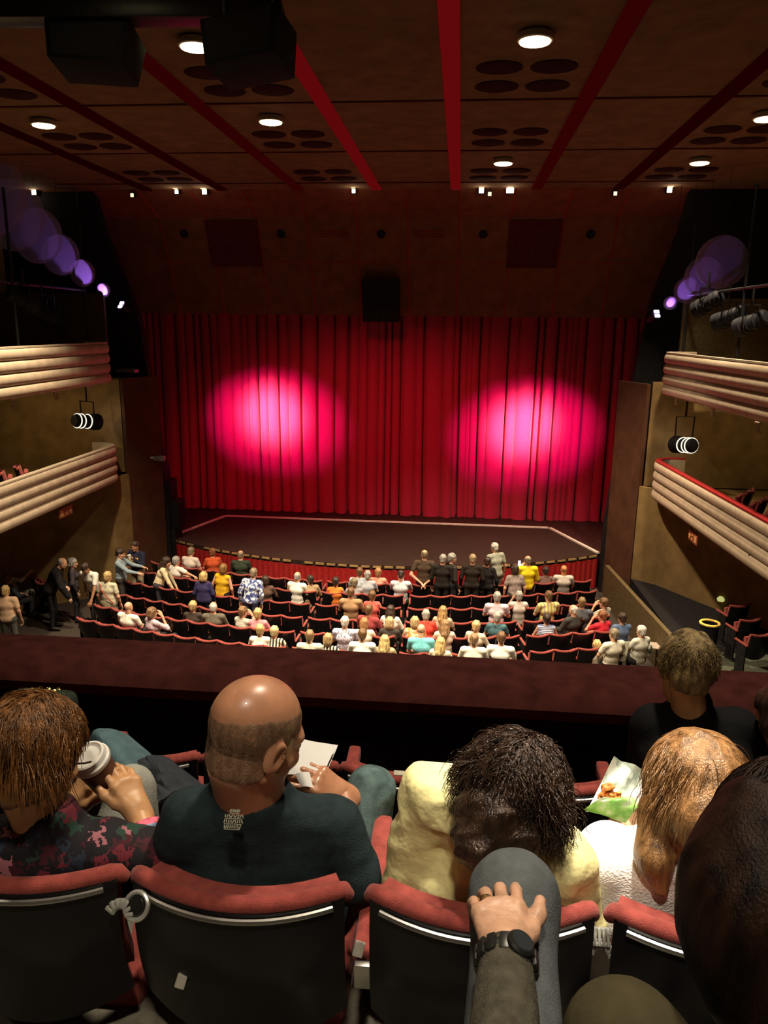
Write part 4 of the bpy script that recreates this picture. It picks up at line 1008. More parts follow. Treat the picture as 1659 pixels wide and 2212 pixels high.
# the seats
protos = {}
def place_seat(x, y, rz, label, down, both):
    k = (down, both); g = 'red and black seats in the stalls'
    if k not in protos:
        protos[k] = make_seat(label, g, down, both=both); protos[k].location = (x, y, 0); protos[k].rotation_euler = (0, 0, rz); return
    dup(protos[k], (x, y, 0), rz, label, g)
for k in range(6):
    for bx, n, pitch, bn in BLOCKS:
        for i in range(n):
            x = bx+(i+.5)*pitch; y = row_y(k, x); down = any(abs(x-ox) < .27 and -.15 < oy-y < .62 for ox, oy in OCC)
            place_seat(x, y, math.atan2(x, RR), 'red-topped stalls seat, %s from the stage, %s, %s from the left' % (RN[k].replace('front', 'first'), bn, ON[i]), down, i == n-1)
def slip(x, y, z, rz, label, g):
    dup(protos[(False, False)], (x, y, z), rz, label, g)
for i, (x, y) in enumerate(((-8.85, 18.0), (-7.95, 17.2), (-8.3, 17.6))): slip(x, y, 0, R(-35), 'red seat beside the left side wall, %s' % ('behind the white cardigan', 'behind the black suit', 'between the other two')[i], 'seats by the left wall')
for i, (x, y) in enumerate(((8.12, 15.4), (8.05, 14.6), (7.98, 13.85))): slip(x, y, .85, R(20), 'dim red slip seat at the right edge behind the yellow-rimmed bin, %s' % ('farthest', 'the middle one', 'nearest')[i], 'slip seats at the right')
for i, y in enumerate((13.75, 14.45, 15.05)): slip(-7.0, y+.1, 3.33, R(-60), 'red seat inside the lower left box, %s the stage' % ('farthest from', 'second from', 'nearest')[i], 'seats in the lower left box')
for i, y in enumerate((13.5, 14.2, 14.9)): slip(7.85, y, 3.33, R(60), 'red seat inside the lower right box, %s the camera' % ('nearest', 'second from', 'farthest from')[i], 'seats in the lower right box')
# bags and cloths in the near right corner of the stalls
x0 = at_z(1340, 1385, .9)
def towel(u, v):
    a = v*1.3; y = -.07-.02*math.sin(3*u)-.03*v; z = .93-.42*v
    return (x0[0]+(u-.5)*(.34-.12*v), x0[1]+y, z)
o = MB().sheet(towel, 10, 10, .012).build('towel', ramp_mat('towel_print', [(.35, (.62, .58, .44)), (.6, (.70, .66, .52)), (.68, (.2, .2, .12))], 'noise', 9)); tag(o, 'white cloth hanging over a seat back at the right end of the nearest row', 'cloth')
x0 = at_z(1390, 1400, .55)
e = empty('handbag', (x0[0], x0[1], .35), 0, 'dark and white bag beside the white-haired person at the far right', 'bag')
MB().box((0, 0, .15), (.34, .2, .3), bevel=.06, seg=3).build('body', ramp_mat('bag_print', [(.45, (.05, .055, .04)), (.6, (.5, .5, .42))], 'noise', 9), e)
MB().tube([V(-.1, 0, .28), V(-.07, 0, .42), V(.07, 0, .42), V(.1, 0, .28)], .012, 6).build('handle', M_BLACK, e)
o = MB().box((0, 0, 0), (.7, .35, .03), (0, 0, R(-8)), bevel=.01).build('seat_ledge', mat('pale_step', (.34, .27, .22), .8)); o.location = tuple(at_z(1415, 1395, .55)); tag(o, 'pale ledge at the right end of the nearest row', 'ledge')

# ------------------------------------------------------------------ the balcony
ZC, ZB, ZA = 5.60, 5.168, 4.78
struct('floor_balcony', MB().box((0.2, -.17, ZC-.15), (11.6, 3.46, .3)), M_GREYFL)
struct('floor_row_two', MB().box((0.2, 1.97, ZB-.15), (11.6, .84, .3)), M_CARPET)
struct('floor_row_one', MB().box((0.2, 2.87, ZA-.2), (11.6, .98, .4)), M_CARPET)
struct('wall_parapet', MB().box((0.2, 3.36, 4.95), (11.6, .14, 1.1)), mat('parapet_black', (.016, .010, .009), .9, vary=.15, spec=.05))
prof = [(-.2, 0), (.2, 0), (.21, .04), (.2, .085), (.16, .115), (.08, .125), (-.1, .12), (-.17, .10), (-.21, .05)]
mb = MB(); a = [mb.bm.verts.new((-5.6, 3.28+p[0], 5.54+p[1])) for p in prof]; b = [mb.bm.verts.new((6.0, 3.28+p[0], 5.54+p[1])) for p in prof]
for i in range(len(prof)): mb.bm.faces.new((a[i], a[(i+1) % len(prof)], b[(i+1) % len(prof)], b[i]))
mb.bm.faces.new(a); mb.bm.faces.new(b[::-1])
tag(mb.build('balcony_rail', M_RAIL), 'wide dark maroon padded rail along the front of the balcony', 'rail')

for x, y, w in ((3.0, 6.6, 1.0), (-1, 6.6, .5), (3.0, 3.0, 1.5), (-1, 3.0, .55), (2.2, -.6, .8), (-1.5, -.6, .5)):
    downlight(x, y, 'ceiling downlight over the balcony, outside the photo', NEAR_W*w, WARM_NEAR, 80)

downlight(2.62, 1.75, 'added narrow spot over the white knitted top, outside the photo', 1500, (1.0, .9, .74), 17)  # extra narrow spot added to brighten the white and yellow tops
PB = 'seats in the second balcony row'; PA = 'seats in the front balcony row'
def near_seat(x, y, z, label, group, arm, brk=False, w=.487):
    e = make_seat(label, group, True, w=w, near=True, z1=.88, z0=.56, bulge=.062, dip=.010)
    e.location = (x, y, z)
    if not arm:
        for c in list(e.children):
            if c.name.split('.')[0] in ('armrest', 'end_cap'): bpy.data.objects.remove(c)
    return e
M_BRK = mat('pale_metal', (.62, .62, .58), .3, metal=.65)
def bracket(e, loc, kind):
    b = MB()
    if kind == 'ring':
        b.tube([V(.026*math.cos(a), 0, .026*math.sin(a)) for a in np.linspace(0, 2*PI, 22, endpoint=False)], .0055, 8, closed=True)
        pass
    else:
        for k in range(7):
            a = R(20+k*23.3); b.box((.026*math.cos(a), 0, .026*math.sin(a)), (.018, .016, .0085), (0, -a, 0), bevel=.002)
        b.tube([V(.019*math.cos(a), 0, .019*math.sin(a)) for a in np.linspace(R(5), R(175), 12)], .006, 6)
    if kind == 'ring': g_ = MB().lathe([(.001, 0), (.021, 0), (.018, .006), (.001, .009)], 18, Matrix.Rotation(PI/2, 4, 'X')).build('hinge_cap', mat('cap_black', (.01, .01, .01), .08, spec=.8), e); g_.location = Vector(loc)-e.location; g_.rotation_euler = (R(-35), 0, R(-10))
    o = b.build('hinge_bracket', M_BRK, e); o.location = Vector(loc)-e.location; o.rotation_euler = (R(-35), 0, R(-10)); return o
nx = [.843, 1.333, 1.823, 2.331, 2.824, 3.314]
nl = ['leftmost', 'behind the floral top', 'behind the bald person', 'behind the yellow shirt', 'behind the white knitted top', 'rightmost']
BS = [near_seat(x, 1.345, ZB, 'red-topped black balcony seat in the second row, %s' % l, PB, i == 3, w=.456) for i, (x, l) in enumerate(zip(nx, nl))]
bracket(BS[2], P(295, 1957, 1.60), 'ring'); bracket(BS[2], P(258, 1980, 1.60), 'gear'); bracket(BS[4], P(1298, 2068, 1.60), 'gear')
o = MB(); [o.box((.009*(k-2), 0, 0), (.006, .014, .034), bevel=.002) for k in range(5)]
o.box((0, .006, .014), (.048, .012, .008), bevel=.002).box((0, .006, -.014), (.048, .012, .008), bevel=.002)
o = o.build('hinge_bracket', M_BRK, BS[4]); o.location = Vector(P(1294, 2024, 1.6))-BS[4].location; o.rotation_euler = (R(-35), 0, 0)
o = MB().box((0, 0, 0), (.02, .012, .06), (R(-30), R(20), 0), bevel=.004).build('hinge_bracket', M_CHROME, BS[5]); o.location = Vector(P(1556, 2130, 1.45))-BS[5].location
nx = [.34, .85, 1.108, 1.615, 2.125, 2.635, 3.145]; nx = [.598, 1.108, 1.615, 2.125, 2.635, 3.145]
nl = ['leftmost', 'under the teal jacket', 'in front of the bald person', 'with a small white plaque on its top', 'in front of the crisp packet', 'under the dark jacket at the right']
AS = [near_seat(x, 2.42, ZA, 'red-topped balcony seat in the front row, %s' % l, PA, True, w=.485) for x, l in zip(nx, nl)]
for s_ in AS:
    for c in s_.children:
        if c.name.split('.')[0] in ('armrest', 'end_cap'): c.location.z -= .05
o = MB().box((0, 0, 0), (.036, .012, .016), (R(-40), 0, 0), bevel=.002).build('number_plaque', cloth((.7, .66, .55))); o.parent = AS[3]; o.location = Vector(P(862, 1670, 2.6))-AS[3].location
for u, v, d, lb in ((392, 2118, 1.63, 'tiny pale scrap on the seat back behind the bald person'), (775, 2050, 1.62, 'small grey metal end at the back of the red armrest')):
    o = MB().box((0, 0, 0), (.022, .012, .03), (R(-20), R(15), 0), bevel=.003).build('metal_clip', mat('dull_metal', (.5, .47, .42), .5, metal=.3)); o.location = P(u, v, d); tag(o, lb, 'clip')

# ------------------------------------------------------------------ hair strands
def strands(M, ax, n, length, seg=9, rad=.0016, curl=.0, seed=1, lo=-.2, face=.55, off=.006, wavy=.0, fall=1.0, part=0.0, drop=None):
    """locks lying on an ellipsoid head and then hanging down; M is the head frame (4x4)"""
    rs = np.random.RandomState(seed); mb = MB(); Mi = np.linalg.inv(M)
    g = Mi[:3, :3] @ A((0, 0, -1.0)); ax = A(ax); cen = A((0, -.02, .035))
    k = 0
    while k < n:
        q = rs.normal(size=3); q /= np.linalg.norm(q)
        if q[2] < lo or (q[1] > face and q[2] < .62): continue
        k += 1
        p = cen+q*ax*(1+off/.09); nrm = q/ax; nrm /= np.linalg.norm(nrm)
        flow = A((.9*np.sign(q[0]-part)*(.3+abs(q[0])), -.55, .0))+.25*rs.normal(size=3); pts = []; L = length*rs.uniform(.7, 1.15); st = L/seg; ph = rs.rand()*6.3; o0 = off*rs.uniform(.6, 1.7)
        for i in range(seg+1):
            pts.append((M @ np.append(p, 1))[:3]+(curl*A((math.sin(ph+i*2.1), math.cos(ph+i*1.7), math.sin(i*1.3+ph)))*min(1, i/3) if curl else 0))
            d = flow*(1-i/seg)**1.2+g*fall*(.35+1.1*i/seg); u = (p-cen)/ax; r = np.linalg.norm(u); nn = u/ax; nn /= np.linalg.norm(nn)
            if r < 1.25: d = d-nn*max(0, -0)*0-nn*d.dot(nn)*(1 if d.dot(nn) < 0 else .8)
            d /= np.linalg.norm(d)+1e-9; p = p+d*st+wavy*rs.normal(size=3)
            u = (p-cen)/ax; r = np.linalg.norm(u); want = 1+o0/.09
            if r < want: p = cen+u/r*want*ax
        mb.tube([V(*q) for q in pts], [rad*(1.15-.75*i/seg) for i in range(seg+1)], 4, caps=False)
    return mb
def jn(base, **kw):
    """world joints -> the root's frame"""
    out = {}
    for k, v in kw.items():
        if k in ('hrot', 'nr'): out[k] = v
        elif isinstance(v, (list, tuple)) and not np.isscalar(v[0]): out[k] = [A(q, float)-base for q in v]
        else: out[k] = A(v, float)-base
    return out
def wrink(amp, fr, seed=2, str=(1, 1, 2.2)): return lambda p: amp*wob(p*A(str), fr, seed, 3)
def add_hair(root, vqs_mb, m, name='hair'):
    me = vqs_mb.mesh(name); return link(name, me, m, root)
NG = 'people on the balcony'

# bald person with a dark polo shirt
b0 = A(P(560, 2010, 1.98)); b0[2] = ZB
HR = eul(-40, -22, 6)
J = jn(b0, nr=.076, pel=P(568, 2030, 2.0), chest=P(560, 1850, 1.82), neck=P(540, 1694, 1.745), head=P(553, 1588, 1.68), hrot=HR, sh=[P(412, 1772, 1.74), P(722, 1785, 1.80)],
       el=[P(372, 1900, 1.80), P(765, 1895, 1.80)], wr=[P(560, 1760, 2.06), P(742, 1716, 1.99)], hip=[P(500, 2040, 1.95), P(650, 2040, 1.95)], kn=[P(560, 1790, 2.35), P(800, 1712, 2.14)],
       an=[P(560, 2120, 2.5), P(806, 1990, 2.28)], toe=[P(560, 2060, 2.65), P(810, 1950, 2.42)])
e = empty('person', b0, 0, 'bald person in a dark teal polo shirt reading a white card', 'person', NG)
hf = frame(P(742, 1716, 1.99), P(680, 1680, 1.95)-P(742, 1716, 1.99), A((.3, -.5, .8)))
M_TAN = mat('skin_tan', (.44, .205, .115), .34, vary=.10, nscale=14, spec=.5, coat=.15)
build_person(e, J, True, h=.009, hh=.0045, hd=.004, skinm=M_TAN, topm=mat('polo_teal', (.018, .030, .034), .85, vary=.1, nscale=40, bump=.3, bscale=260, spec=.15), botm=mat('jeans', (.075, .115, .115), .85, vary=.2, nscale=30, bump=.3, bscale=300, spec=.1), sleeve='half',
             hair=('bald', None), headscale=1.10, wr=wrink(.0045, 26, 5), handfr=(None, hf), loose=.014, curl=((30, 30, 30, 30), (18, 40, 45, 50)), neckr=.070, ncut=.10)
# cropped hair round the back and sides
S = Sdf(); S.ell((0, -.016, .035), (.0779, .0979, .0869)); S.ell((0, .03, -.03), (.0635, .06, .075), k=.03); S.ell((0, -.02, -.055), (.0652, .0652, .06), k=.045)
S.ell((0, -.02, .14), (.10, .17, .09), np.array(Matrix.Rotation(R(18), 3, 'X')), k=.012, sub=True); S.ell((0, .13, -.03), (.09, .09, .15), k=.01, sub=True)
for s in (-1, 1): S.ell((s*.095, -.004, -.012), (.028, .024, .036), k=.006, sub=True)
S.half((0, -.07, -.082), (0, .25, -1), .01)
link('hair', mesh_np('hair', xf(S.run(.0045, lambda p: .0009*wob(p*A((1.5, 1.5, .6)), 350, 4, 2)+.0012*wob(p, 60, 9, 2)), m4(HR*1.10, J['head']))), mat('stubble', (.235, .165, .10), .7, vary=.35, nscale=60, bump=.6, bscale=500, spec=.2, stretch=(1, 1, .35)), e)
STUB = _mats['stubble']; nt = STUB.node_tree; _tc = nt.nodes.new('ShaderNodeTexCoord'); _n = nt.nodes.new('ShaderNodeTexNoise'); _n.inputs['Scale'].default_value = 420; _n.inputs['Detail'].default_value = 3
_r = nt.nodes.new('ShaderNodeMapRange'); _r.inputs[1].default_value = .38; _r.inputs[2].default_value = .62; _r.inputs[3].default_value = .15; _r.inputs[4].default_value = .85
nt.links.new(_tc.outputs['Object'], _n.inputs['Vector']); nt.links.new(_n.outputs['Fac'], _r.inputs[0]); nt.links.new(_r.outputs[0], nt.nodes['Principled BSDF'].inputs['Alpha'])
# ornament on the back of the polo
c = P(505, 1768, 1.60); fr = frame(c, A((.08, .55, -.62)), A((0, .75, .66))); 
lg = MB(); rs = np.random.RandomState(3); Ml = Matrix(fr.tolist())
for r in range(4):
    w = (.010, .019, .019, .017)[r]
    for k in range(9):
        x = -w+2*w*k/8
        lg.box((x, .0, .015-.0105*r), (.0022, .002, .0085*rs.uniform(.6, 1)), (0, R(rs.uniform(-35, 35)), 0), M=Ml)
    lg.box((0, 0, .0098-.0105*r), (2*w, .0016, .0014), M=Ml)
bmesh.ops.transform(lg.bm, matrix=Matrix.Translation(-Vector(b0)), verts=lg.bm.verts[:])
LOGO = lg.build('shirt_logo', mat('logo_thread', (.34, .33, .25), .8), e)
# the card
def quad_sheet(pts, nu=10, nv=10, thick=.0012, bend=0.0, amp=0.0, seed=1, nrm=(0, -.6, .8)):
    p = [A(q) for q in pts]; nr = A(nrm)
    def fn(u, v):
        q = p[0]*(1-u)*(1-v)+p[1]*u*(1-v)+p[2]*u*v+p[3]*(1-u)*v
        q = q+nr*(bend*4*u*(1-u)+(amp*float(wob(A([[u*3, v*3, seed]]), 2.2, seed, 3)[0]) if amp else 0)); return tuple(q)
    return MB().sheet(fn, nu, nv, thick)
M_PAPER = mat('paper_white', (.62, .61, .60), .6, vary=.03)
c0 = P(665, 1660, 1.97); e = empty('programme', c0, 0, 'folded white card in the hands of the bald person', 'card'); off = Matrix.Translation(-Vector(c0))
for nm, pts, bd in (('front_leaf', (P(606, 1672, 1.93), P(640, 1594, 2.03), P(726, 1613, 2.06), P(697, 1676, 1.96)), .004), ('back_leaf', (P(603, 1668, 1.95), P(636, 1596, 2.06), P(730, 1610, 2.09), P(703, 1672, 1.99)), -.004), ('flap', (P(638, 1672, 1.93), P(668, 1668, 1.94), P(676, 1702, 1.91), P(650, 1700, 1.91)), .006)):
    mb = quad_sheet(pts, 8, 8, .001, bd); bmesh.ops.transform(mb.bm, matrix=off, verts=mb.bm.verts[:]); mb.build(nm, M_PAPER, e)

# auburn-haired person with a cup
b0 = A(P(120, 2030, 1.95)); b0[2] = ZB
HR = eul(-22, -24, 4)
J = jn(b0, pel=P(118, 2050, 2.0), chest=P(112, 1900, 1.80), neck=P(104, 1768, 1.72), head=P(74, 1632, 1.68), hrot=HR, sh=[P(-22, 1830, 1.72), P(236, 1838, 1.74)],
       el=[P(-120, 1950, 1.78), P(330, 1852, 1.77)], wr=[P(140, 1752, 1.95), P(298, 1752, 1.84)], hip=[P(60, 2060, 1.95), P(190, 2060, 1.95)], kn=[P(110, 1780, 2.3), P(283, 1708, 2.15)],
       an=[P(110, 2120, 2.4), P(330, 1960, 2.3)], toe=[P(110, 2060, 2.5), P(330, 1920, 2.4)])
e = empty('person', b0, 0, 'auburn-haired person in a dark floral top drinking from a cup', 'person', NG)
wR = P(298, 1752, 1.84); hfR = frame(wR, P(256, 1660, 1.87)-wR, A((.75, -.55, .35))); hfR[:3, :3] *= .88
wL = P(140, 1752, 1.95); hfL = frame(wL, P(190, 1690, 1.97)-wL, A((-.6, -.5, .3)))
M_FLORAL = ramp_mat('floral_print', [(0, (.012, .010, .014)), (.58, (.012, .010, .014)), (.66, (.06, .010, .018)), (.76, (.16, .02, .035)), (.84, (.02, .03, .05)), (.90, (.36, .13, .16)), (.94, (.02, .05, .035))], 'patch', 34, rough=.8)
build_person(e, J, False, h=.009, hh=.0045, hd=.0038, skinm=mat('skin_warm', (.56, .30, .14), .42, vary=.08), topm=M_FLORAL, botm=mat('trousers_stone', (.30, .30, .26), .85, vary=.1, bump=.3, bscale=200), sleeve='half',
             hair=('bald', None), headscale=1.02, wr=wrink(.004, 24, 8), handfr=(hfL, hfR), curl=((25, 30, 35, 40), (16, 30, 36, 40)), loose=.016)
S = hair_sdf('bob', -.002); Mh = m4(HR*1.02, J['head']); M_AUB = mat('hair_auburn', (.15, .06, .016), .28, vary=.35, nscale=9, bump=.5, bscale=40, stretch=(6, 6, .7), spec=.5)
S.half((0, -.06, -.08), (0, .1, -1), .02)
hs = strands(Mh, (.090, .108, .098), 2600, .085, seg=8, rad=.0013, seed=4, wavy=.0012, off=.004, lo=-.55)
link('hair', mesh_np('hair', xf(S.run(.006, lambda p: .006*wob(p*A((1.6, 1.6, .5)), 80, 3, 2)), Mh)), M_AUB, e)
add_hair(e, hs, M_AUB, 'loose_hair')
g = MB(); g.tube([V(*(Mh @ A((x, y, z, 1)))[:3]) for x, y, z in ((.074, .02, .005), (.078, .07, .004), (.064, .102, .0))], .0022, 6)
g.build('glasses', M_BLKMET, e)
# bright cuff bands
wv = J['wr'][1]-J['el'][1]; q0 = J['el'][1]
for t, r, cc, nm in ((.50, .041, (.42, .06, .10), 'cuff_red'), (.36, .044, (.10, .14, .22), 'cuff_blue')):
    c = q0+wv*t; f = frame(c, wv, A((0, 0, 1))); mm = Matrix(f.tolist()) @ Matrix.Rotation(-PI/2, 4, 'X')
    MB().lathe([(r-.006, -.016), (r+.006, -.014), (r+.006, .014), (r-.006, .016)], 20, mm, caps=False).build('cuff', ramp_mat(nm, [(.4, cc), (.6, tuple(min(1, k*2.4+.05) for k in cc))], 'noise', 40), e)
b_, l_ = P(246, 1708, 1.92), P(193, 1638, 1.84); cf = frame(b_, l_-b_, A((0, 0, 1))); cm = Matrix(cf.tolist()) @ Matrix.Rotation(-PI/2, 4, 'X')
e = empty('coffee_cup', b_, 0, 'brown paper cup with a white lid held by the auburn-haired person', 'cup'); cm = Matrix.Translation(-Vector(b_)) @ cm
Lc = float(np.linalg.norm(l_-b_))
MB().lathe([(.001, 0), (.032, 0), (.033, .003), (.0435, Lc-.01), (.040, Lc-.012), (.03, .004), (.001, .004)], 32, cm).build('cup', mat('cup_brown', (.13, .055, .03), .6), e)
MB().lathe([(.0455, Lc-.016), (.0475, Lc-.012), (.0475, Lc-.004), (.043, Lc), (.041, Lc+.012), (.036, Lc+.014), (.034, Lc+.008), (.001, Lc+.007)], 32, cm).build('lid', mat('lid_white', (.72, .70, .66), .4), e)

# dark curly-haired person in yellow
b0 = A(P(1040, 2060, 1.95)); b0[2] = ZB
HR = eul(-18, -38, 14)
J = jn(b0, pel=P(1030, 2070, 2.0), chest=P(1050, 1925, 1.78), neck=P(1085, 1835, 1.66), head=P(1106, 1722, 1.63), hrot=HR, sh=[P(928, 1722, 1.76), P(1205, 1868, 1.66)],
       el=[P(893, 1910, 1.80), P(1245, 1985, 1.72)], wr=[P(960, 1830, 2.0), P(1200, 1880, 1.98)], hip=[P(970, 2080, 1.95), P(1110, 2080, 1.95)], kn=[P(985, 1830, 2.3), P(1130, 1830, 2.3)],
       an=[P(985, 2120, 2.4), P(1130, 2120, 2.4)], toe=[P(985, 2050, 2.5), P(1130, 2050, 2.5)])
e = empty('person', b0, 0, 'person with dark curly hair in a crumpled pale yellow shirt', 'person', NG)
M_YEL = mat('shirt_yellow', (.76, .69, .33), .8, vary=.04, nscale=20, bump=1.0, bscale=17)
build_person(e, J, True, h=.0075, hh=.006, hd=.005, skinm=mat('skin_brown', (.26, .12, .05), .45), topm=M_YEL, botm=cloth((.03, .03, .035)), sleeve='long', hair=('bald', None), wr=lambda p: .012*np.abs(wob(p*A((1.6, .8, 1.0)), 17, 12, 2))+.006*np.abs(wob(p*A((.9, 1, 1.7)), 34, 4, 2))-.006, loose=.026, ncut=.75)
Mh = m4(HR*1.06, J['head']); M_DKH = mat('hair_dark_brown', (.034, .018, .011), .22, vary=.4, nscale=9, bump=.6, bscale=60, stretch=(4, 4, 1), spec=.6)
S = Sdf(); S.ell((0, -.02, .03), (.094, .110, .094)); S.ell((0, -.045, -.05), (.09, .075, .075), k=.05); S.ell((0, -.06, -.10), (.066, .05, .05), k=.04); S.ell((0, .135, -.05), (.06, .09, .1), k=.02, sub=True)
link('hair', mesh_np('hair', xf(S.run(.006, lambda p: .011*wob(p, 75, 3, 3)), Mh)), M_DKH, e)
add_hair(e, strands(Mh, (.092, .108, .092), 3200, .075, seg=9, rad=.0011, curl=.0024, seed=9, lo=-.85, off=.003, wavy=.0016, fall=.8), M_DKH, 'curls')

# light brown haired person in white with a crisp packet
b0 = A(P(1380, 2060, 1.95)); b0[2] = ZB
HR = eul(22, -34, 10)
J = jn(b0, pel=P(1375, 2080, 2.0), chest=P(1385, 1945, 1.78), neck=P(1445, 1840, 1.68), head=P(1496, 1718, 1.66), hrot=HR, sh=[P(1300, 1868, 1.74), P(1520, 1910, 1.70)],
       el=[P(1262, 1890, 1.86), P(1560, 2000, 1.75)], wr=[P(1330, 1800, 1.98), P(1452, 1800, 1.98)], hip=[P(1310, 2090, 1.95), P(1440, 2090, 1.95)], kn=[P(1300, 1860, 2.3), P(1430, 1860, 2.3)],
       an=[P(1300, 2120, 2.4), P(1430, 2120, 2.4)], toe=[P(1300, 2050, 2.5), P(1430, 2050, 2.5)])
e = empty('person', b0, 0, 'light brown haired person in a bright white knitted top with a crisp packet', 'person', NG)
w1 = P(1330, 1800, 1.98); h1 = frame(w1, P(1372, 1752, 2.0)-w1, A((-.2, -.5, .7)))
M_KNIT = ramp_mat('white_knit', [(.0, (.45, .36, .28)), (.10, (.72, .66, .58)), (.22, (.86, .83, .79))], 'cells', 210, bump=.3, rough=.9)
build_person(e, J, False, h=.0075, hh=.006, hd=.0042, skinm=mat('skin_fair', (.58, .32, .19), .42), topm=M_KNIT, botm=cloth((.04, .035, .04)), sleeve='short', hair=('bald', None), wr=wrink(.005, 22, 3), handfr=(h1, None), curl=((25, 30, 35, 38),)*2, loose=.026)
Mh = m4(HR*1.02, J['head']); M_LBH = mat('hair_light_brown', (.25, .125, .048), .26, vary=.3, nscale=9, bump=.4, bscale=40, stretch=(8, 8, .6), spec=.6)
S = hair_sdf('bob', .0); S.chain([(-.075, .02, -.03), (-.085, .03, -.12), (-.075, .04, -.18)], [.04, .036, .018], k=.03); S.chain([(0, -.06, -.06), (0, -.07, -.14)], [.085, .05], k=.04)
link('hair', mesh_np('hair', xf(S.run(.006, lambda p: .0025*wob(p*A((1.8, 1.8, .4)), 90, 3, 2)), Mh)), M_LBH, e)
add_hair(e, strands(Mh, (.091, .109, .098), 3000, .10, seg=9, rad=.0009, seed=6, lo=-.6, off=.0012, wavy=.0, fall=1.2), M_LBH, 'loose_hair')
# crisp packet
c0 = P(1335, 1715, 2.0); e = empty('crisp_packet', c0, 0, 'open green and white crisp packet held out by the person in white', 'packet'); off = Matrix.Translation(-Vector(c0))
M_PKW = ramp_mat('packet_inside', [(.35, (.62, .68, .58)), (.5, (.30, .38, .32)), (.58, (.70, .74, .66))], 'noise', 26, rough=.35, detail=4, spec=.6)
M_PKG = ramp_mat('packet_green', [(.38, (.14, .36, .05)), (.5, (.30, .55, .14)), (.62, (.62, .72, .5))], 'noise', 24, rough=.35, detail=3, spec=.6)
for nm, pts, mm, am, bd in (('back_panel', (P(1268, 1752, 1.97), P(1326, 1634, 2.05), P(1404, 1668, 2.06), P(1388, 1742, 1.98)), M_PKW, .012, -.02), ('front_panel', (P(1262, 1748, 1.96), P(1306, 1722, 1.94), P(1392, 1724, 1.94), P(1352, 1776, 1.95)), M_PKG, .008, .018), ('top_lip', (P(1372, 1740, 1.95), P(1360, 1712, 1.96), P(1404, 1690, 2.0), P(1406, 1736, 1.97)), M_PAPER, .006, .008)):
    mb = quad_sheet(pts, 16, 16, .0008, bd, am, 4); bmesh.ops.transform(mb.bm, matrix=off, verts=mb.bm.verts[:]); mb.build(nm, mm, e)
mb = MB(); rs = np.random.RandomState(8)
for k in range(16):
    c = Vector(P(1322+rs.uniform(-16, 26), 1716+rs.uniform(-12, 10), 1.955+rs.uniform(-.005, .02)))
    a = rs.uniform(0, 6.28); mb.tube([c+V(.012*math.cos(a+t)*1.2, .008*math.sin(t*2), .012*math.sin(a+t)) for t in np.linspace(0, 2.6, 7)], .0058, 7)
o = mb.build('crisps', mat('crisp_orange', (.68, .22, .05), .6, vary=.3, nscale=90)); tag(o, 'handful of orange crisps in the open packet', 'crisps', kind='stuff')

# person at the lower right seen from above: knee, hand, watch, sleeve
b0 = A((2.5, .35, ZC))
wl = P(1094, 2062, 1.03); tipd = P(1068, 1925, 1.135)-wl; hl = frame(wl, tipd, A((.05, -.75, .75))); hl[:3, :3] *= .92
J = jn(b0, pel=(2.52, .38, 6.08), chest=(2.46, .16, 6.40), neck=(2.45, .1, 6.62), head=(2.46, .08, 6.78), hrot=eul(0, -25), sh=[(2.29, .17, 6.56), (2.66, .12, 6.56)],
       el=[P(1082, 2480, .80), (2.78, .35, 6.35)], wr=[wl, (2.68, .62, 6.3)], hip=[(2.33, .42, 6.0), (2.62, .36, 6.0)], kn=[P(1110, 1938, 1.22), (2.62, .74, 5.95)], an=[(2.40, .98, 5.85), (2.64, .80, 5.68)], toe=[(2.40, 1.1, 5.80), (2.64, .92, 5.645)])
e = empty('person', b0, 0, 'person in grey with a hand, ring and black watch on one raised knee', 'person', NG)
M_HAND = mat('skin_hand', (.58, .33, .215), .42, vary=.10, nscale=30, bump=.25, bscale=90)
build_person(e, J, True, h=.008, hh=.008, hd=.0030, skinm=M_HAND, topm=mat('jumper_olive', (.085, .078, .058), .95, vary=.15, nscale=60, bump=.5, bscale=350, spec=.05), botm=mat('trousers_grey', (.105, .118, .125), .85, vary=.08, nscale=40, bump=.25, bscale=300, spec=.1), sleeve='long', hair=('short', hairm(BROWN)),
             handfr=(hl, None), curl=((20, 26, 30, 32), (30, 30, 30, 30)), thumbs=((.006, .010), (0, 0)), wr=wrink(.0035, 24, 6), loose=.010)
def on_hand(p): return V(*(hl @ A((*p, 1)))[:3])-V(*b0)
g = MB(); g.tube([on_hand((-.0155+.0112*math.cos(t), .106, -.006+.0112*math.sin(t))) for t in np.linspace(0, 2*PI, 20, endpoint=False)], .0022, 6, closed=True); g.build('ring', mat('gold_ring', (.8, .6, .3), .25, metal=1), e)
fd = (J['el'][0]-J['wr'][0]); fd = fd/np.linalg.norm(fd); wf = frame(J['wr'][0]+fd*.012, fd, A((.05, -.7, .75))); mw = Matrix(wf.tolist())
M_WATCH = mat('watch_black', (.015, .015, .014), .35, spec=.5)
w = empty('wristwatch', tuple(b0+J['wr'][0]+fd*.012), 0, 'chunky black watch on the wrist of the person with the raised knee', 'watch'); mw = mw.copy(); mw.translation = (0, 0, 0)
MB().tube([mw @ V(.035*math.cos(t), 0, .030*math.sin(t)) for t in np.linspace(0, 2*PI, 28, endpoint=False)], .008, 8, closed=True).build('strap', M_WATCH, w)
lk = MB()
for k in range(14):
    t = 2*PI*k/14; lk.box((.037*math.cos(t), 0, .032*math.sin(t)), (.012, .026, .0135), (0, -t, 0), bevel=.003, M=mw)
lk.build('link', M_WATCH, w)
